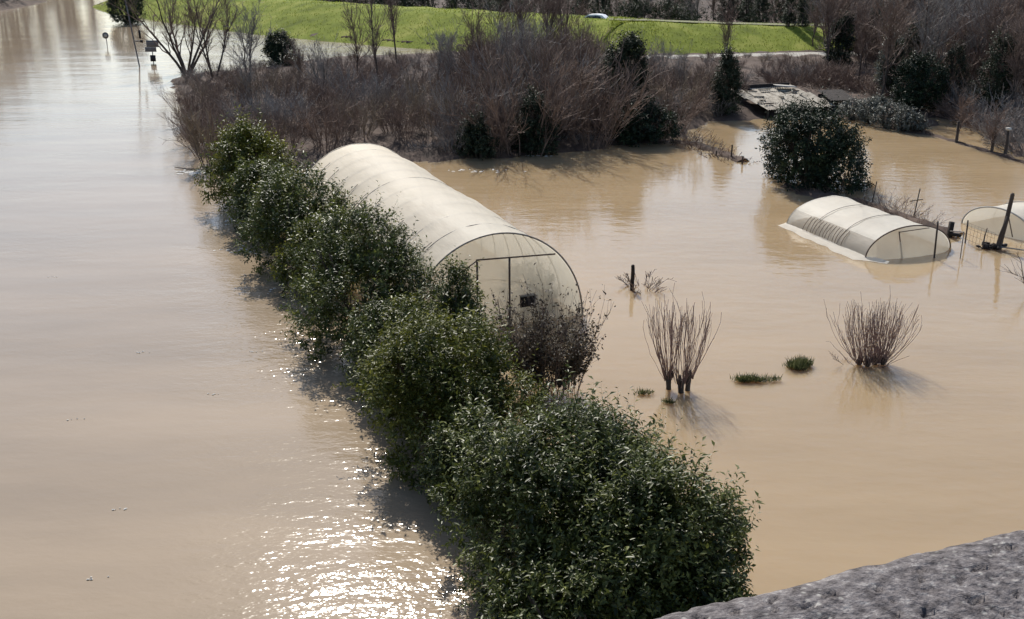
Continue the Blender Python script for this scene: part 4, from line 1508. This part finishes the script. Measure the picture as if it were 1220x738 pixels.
# vehicles parked on the crest
def car(px, py, rz, label, van=False, dz=1.1):
    z0 = 3.02
    x, y = G(px, py, z0)
    y += 4
    x *= (y / (y - 4))
    o_ = empty('parked_van' if van else 'parked_car', (x, y, z0 - dz), rz, label, 'van' if van else 'car')
    if van:
        side = [(-2.3, .35), (-2.3, 1.9), (-2.15, 2.02), (1.0, 2.02), (1.55, 1.35), (2.25, 1.1), (2.35, .75), (2.35, .35)]
        gl = [(.35, 1.35), (.35, 1.85), (.98, 1.85), (1.42, 1.35)]
    else:
        side = [(-2.1, .35), (-2.15, .8), (-2.05, 1.0), (-1.6, 1.12), (-1.2, 1.42), (-.5, 1.5), (.3, 1.45), (1.0, 1.02), (1.8, .9), (2.1, .7), (2.12, .35)]
        gl = [(-1.2, 1.06), (-1.0, 1.36), (-.4, 1.43), (.25, 1.38), (.8, 1.04)]
    w = .86
    m_ = MB()
    k = len(side)
    for s in (-1, 1):
        idx = list(range(k))
        V_ = [(a, s * (w - (.14 if b > 1.05 else 0)), b) for a, b in side]
        c_ = (0, s * w, .7)
        m_.add(V_ + [c_], [[i, (i + 1) % k, k] for i in idx])
    A_ = np.array([[(a, s * (w - (.14 if b > 1.05 else 0)), b) for s in (-1, 1)] for a, b in side + side[:1]])
    m_.grid(A_)
    body = m_.build('body', M['white_paint'], o_)
    for s in (-1, 1):
        m_ = MB()
        V_ = [(a, s * (w - .06), b) for a, b in gl]
        V2 = [(a, s * (w - .20), b) for a, b in gl]
        kk = len(gl)
        m_.add([(a, s * (w + .004 - (.14 if b > 1.2 else .02)), b) for a, b in gl], [[0, i, i + 1] for i in range(1, kk - 1)])
        m_.build('side_window', M['glass'], o_)
    m_ = MB()
    if van:
        m_.add([(1.02, -.68, 1.97), (1.02, .68, 1.97), (1.58, .74, 1.37), (1.58, -.74, 1.37)], [[0, 1, 2, 3]])
    else:
        m_.add([(.34, -.66, 1.45), (.34, .66, 1.45), (1.04, .72, 1.05), (1.04, -.72, 1.05)], [[0, 1, 2, 3]])
    m_.build('windscreen', M['glass'], o_)
    for sx in (-1.35, 1.35):
        for s in (-1, 1):
            m_ = MB()
            an = np.linspace(0, TAU, 17)
            V_ = np.array([[(sx + .33 * math.cos(t), s * .70 + q, .33 + .33 * math.sin(t)) for t in an] for q in (-.1, .16 * s * 1.0)])
            m_.grid(V_)
            m_.add([(sx, s * .87, .33)] + [(sx + .33 * math.cos(t), s * .86, .33 + .33 * math.sin(t)) for t in an], [[0, i, i + 1] for i in range(1, 17)])
            m_.build('wheel', M['tyre'], o_)
    return o_


car(706, 25, math.radians(160), 'white car parked behind the crest of the levee, only its roof showing')

# far left bank: dark poplars beyond the river, mostly out of the frame
fp = []
for k in range(2):
    mt_, mc_, _ = bare_tree_mb(980 + k, 13, 2, .22, 44, 260, 760, .03, .45, .05, .5)
    o = empty('poplar', (0, 0, 0), 0, None, 'poplar')
    mt_.build('trunk', M['bark'], o)
    mc_.build('branches', M['twig'], o)
    fp.append(o)
for i in range(20):
    y = 120 + i * 8.5
    xb = np.interp(y, [100, 150, 182, 240, 300], [-100, -84, -80, -92, -102])
    place(fp[i % 2], xb - 5 - rnd.random() * 5, y, .8, rnd.uniform(.8, 1.2), rnd.random() * 6, 'tall leafless poplar on the far left bank of the river', 'poplars on the far left bank')
for i in range(16):
    y = 150 + i * 7
    xb = np.interp(y, [100, 150, 182, 240, 300], [-98, -82, -79, -90, -100])
    place(gprotos[i % 3], xb - 1.5 - rnd.random() * 2, y, .2, rnd.uniform(.9, 1.4), rnd.random() * 6, 'grey shrub along the far left bank of the river', 'shrubs along the far left bank')

# ------------------------------------------------------------------ road signs standing in the river
x, y = G(128, 55)
o = empty('round_sign', (x, y, 0), 0, 'round road sign on a thin post alone in the river, farthest left', 'sign')
bar((0, 0, -.5), (-.05, 0, 1.3), .04, 'pole', M['sign_grey'], o)
m_ = MB()
an = np.linspace(0, TAU, 25)
m_.grid(np.array([[(.34 * math.cos(t) * r_, yy, .34 * math.sin(t) * r_) for t in an] for r_, yy in ((0.01, -.03), (1, -.03), (1, .0), (.01, .0))]))
d_ = m_.build('disc', M['sign_grey'], o, (-.05, -.05, 1.1))
m_ = MB()
m_.grid(np.array([[(.17 * math.cos(t) * r_, yy, .17 * math.sin(t) * r_) for t in an] for r_, yy in ((0.01, -.012), (1, -.012), (1, 0))]))
m_.build('pale_centre', M['wall_pale'], d_, (0, -.032, .0))
x, y = G(167, 80)
o = empty('leaning_pole', (x, y, 0), 0, 'tall thin dark pole with two small plates, leaning left in the river', 'pole')
bar((0, 0, -.5), (-.75, 0, 6.6), .06, 'shaft', M['sign_grey'], o)
m_ = MB(); m_.box((.30, -.05, 2.9), (.16, .12, .75))
m_.build('lamp_box', M['black'], o)
m_ = MB(); m_.box((.12, -.02, 2.30), (.62, .06, .10))
m_.build('arm', M['sign_grey'], o)
m_ = MB(); m_.box((.40, -.05, 2.28), (.22, .10, .22))
m_.build('plate', M['black'], o)
x, y = G(183, 75)
o = empty('direction_sign', (x, y, 0), 0, 'stack of rectangular road signs seen from behind, right of the leaning pole', 'sign')
bar((0, 0, -.5), (0, 0, 1.9), .045, 'pole', M['sign_grey'], o)
for (cx_, cz_, w_, h_, nm) in ((.10, 1.75, 1.15, .62, 'upper_plate'), (-.12, 1.22, 1.05, .42, 'lower_plate')):
    m_ = MB(); m_.box((cx_, -.07, cz_), (w_, .03, h_))
    pl_ = m_.build(nm, M['sign_grey'], o)
    m_ = MB(); m_.box((cx_, -.095, cz_ + h_ * .2), (w_ * .92, .02, .05)); m_.build('stiffener', M['steel'], pl_)
m_ = MB(); m_.box((0.02, -.09, .42), (.50, .06, .58)); m_.build('small_plate', M['black'], o)

def drop(o_):
    for ch in list(o_.children):
        drop(ch)
    bpy.data.objects.remove(o_)


for pr_ in protos + gprotos + tree_protos + ivy_protos + tang + fp:     # a pattern that was never set down
    if pr_.name not in USED:
        drop(pr_)

# ------------------------------------------------------------------ foam and drift on the water
rg = np.random.default_rng(990)


def flecks(c, rx, ry, n, s0, seed, label, name='foam'):
    rg_ = np.random.default_rng(seed)
    m_ = MB()
    for i in range(n):
        u = rg_.normal(0, .45, 2) * [rx, ry]
        s = s0 * (.4 + rg_.random())
        k = 7
        an_ = np.arange(k) / k * TAU
        r_ = s * (.6 + .6 * rg_.random(k))
        V_ = np.c_[c[0] + u[0] + np.cos(an_) * r_ * 1.6, c[1] + u[1] + np.sin(an_) * r_, np.full(k, .012)]
        top = np.array([[c[0] + u[0], c[1] + u[1], .03 + s * .15]])
        m_.add(np.vstack([V_, top]), [[j, (j + 1) % k, k] for j in range(k)])
    return tag(m_.build(name, M['foam']), label, 'foam', kind='stuff')


flecks(G(233, 206), 1.3, .7, 60, .085, 1, 'white broken foam on the river where it meets the end of the hedge')
flecks(G(270, 262), .5, 1.4, 9, .05, 2, 'thin foam streaks beside the far hedge bushes')
flecks(G(283, 298), .9, .5, 16, .045, 3, 'foam streak on the river beside the hedge, below the first streaks')
flecks(G(330, 345), .6, .9, 9, .035, 4, 'foam flecks on the river nearer the round dark laurel')
for i_, (px_, py_) in enumerate(((90, 500), (148, 608), (165, 420), (60, 330), (250, 470), (110, 690), (300, 420))):
    flecks(G(px_, py_), .35, .12, 5, .018, 40 + i_, 'tiny specks of floating litter drifting on the open river')
flecks(G(395, 190), .5, .4, 0 + 12, .06, 5, 'pale scraps floating behind the large tunnel')
flecks(G(560, 204), 2.6, .5, 26, .05, 6, 'white scraps floating near the thicket right of the large tunnel')
flecks(G(640, 186), 1.6, .25, 18, .05, 7, 'pale scraps caught along the waterline below the thicket')
x, y = G(222, 202)
m_ = MB(); m_.path([(-.7, .3, .06), (0, 0, .03), (.9, -.2, .05)], [.02, .03, .02], 5)
tag(m_.build('driftwood', M['twig']), 'short dark stick lying on the foam at the end of the hedge', 'stick').location = (x, y, 0)
# light twiggy litter along the thicket's waterline
m_ = MB()
n = 900
tt = rg.random(n)
wl_px = np.array([(490, 189), (560, 187), (640, 181), (720, 174), (790, 168)])
qx = np.interp(tt, np.linspace(0, 1, 5), wl_px[:, 0])
qy = np.interp(tt, np.linspace(0, 1, 5), wl_px[:, 1]) - 3 - 4 * rg.random(n)
P_ = np.array([[*G(a, b), .25] for a, b in zip(qx, qy)])
d_ = rg.normal(0, 1, (n, 3)) * [.35, .3, .25]
m_.tubes(np.stack([P_ - d_, P_ + d_], 1), .012, 3)
tag(m_.build('fallen_twigs', M['twig_grey']), 'pale fallen twigs littering the waterline below the thicket', 'twigs', kind='stuff')

# ------------------------------------------------------------------ the bridge parapet we look over
ZT = 11.612
e0 = np.array([0.0926, 0.568])
e1 = np.array([0.3599, 0.6727])
dr_ = (e1 - e0) / np.linalg.norm(e1 - e0)
azp = math.atan2(dr_[1], dr_[0])
par = empty('bridge_parapet', (e0[0], e0[1], ZT), azp, 'rough lichen spotted grey stone parapet of the bridge at the bottom right', 'parapet')
# local x along the edge, local y outwards (negative = towards the camera)


def capstone(x0, x1, fine):
    dep = .36
    st = .0035 if fine else .03
    nx = int((x1 - x0) / st)
    ny = int(dep / st) + 10
    xs = np.linspace(x0 + .004, x1 - .004, nx)
    ys = np.concatenate([-np.linspace(0, dep, ny)])
    V_ = np.zeros((ny + 6, nx, 3))
    for i, x_ in enumerate(xs):
        ed = .002 * nz(x_ * 9, 1.7) + .002 * nz(x_ * 31, 4.7) + .002 * nz(x_ * 90, 2.7)
        edge_round = 0
        for j, y_ in enumerate(ys):
            z_ = .0015 * nz(x_ * 5, y_ * 5, 1.0) + .0010 * nz(x_ * 38, y_ * 38, 2.0) + .0010 * nz(x_ * 95, y_ * 95, 3.0)
            pit = nz(x_ * 95, y_ * 140, 9.0)
            if pit > .36:
                z_ -= (pit - .36) * .024
            z_ -= .010 * math.exp(y_ / .012)
            V_[j + 6, i] = (x_, y_ + ed, z_)
        for j in range(6):
            f = (6 - j) / 6
            V_[j, i] = (x_, ed + .008 * nz(x_ * 20, f * 4) + .002, -.012 - f * .20)
    m_ = MB(); m_.smooth = True
    m_.grid(V_[::-1])
    for e in (0, -1):     # end faces
        q = V_[:, e]
        low = q.copy(); low[:, 2] = -.212
        m_.grid(np.stack([q, low]))
    bk_ = V_[-1]
    low = bk_.copy(); low[:, 2] = -.212
    m_.grid(np.stack([bk_, low]))
    return m_.build('capstone', M['stone'], par)


capstone(-.35, .80, True)
for k in range(6):
    capstone(.80 + k * 1.15, .80 + (k + 1) * 1.15, False)
    capstone(-.35 - (k + 1) * 1.15, -.35 - k * 1.15, False)
m_ = MB(); m_.box((.2, -.18, -.75), (16, .28, 1.05))
m_.build('wall', M['stone'], par)
m_ = MB(); m_.box((0, 0, 0), (40, 7.5, .5), azp)
n_ = np.array([-dr_[1], dr_[0]])
ctr = e0 - n_ * 3.9
o = m_.build('bridge_deck', M['gravel'], None, (ctr[0], ctr[1], 10.1))
tag(o, 'deck of the bridge the view is taken from', kind='structure')
m_ = MB()
for s in (-1, 1):
    m_.box((s * 17, 0, 0), (1.6, 6.5, 14), azp)
o = m_.build('bridge_pier', M['stone'], None, (ctr[0], ctr[1], 2.8))
tag(o, 'stone piers carrying the bridge deck', kind='structure')
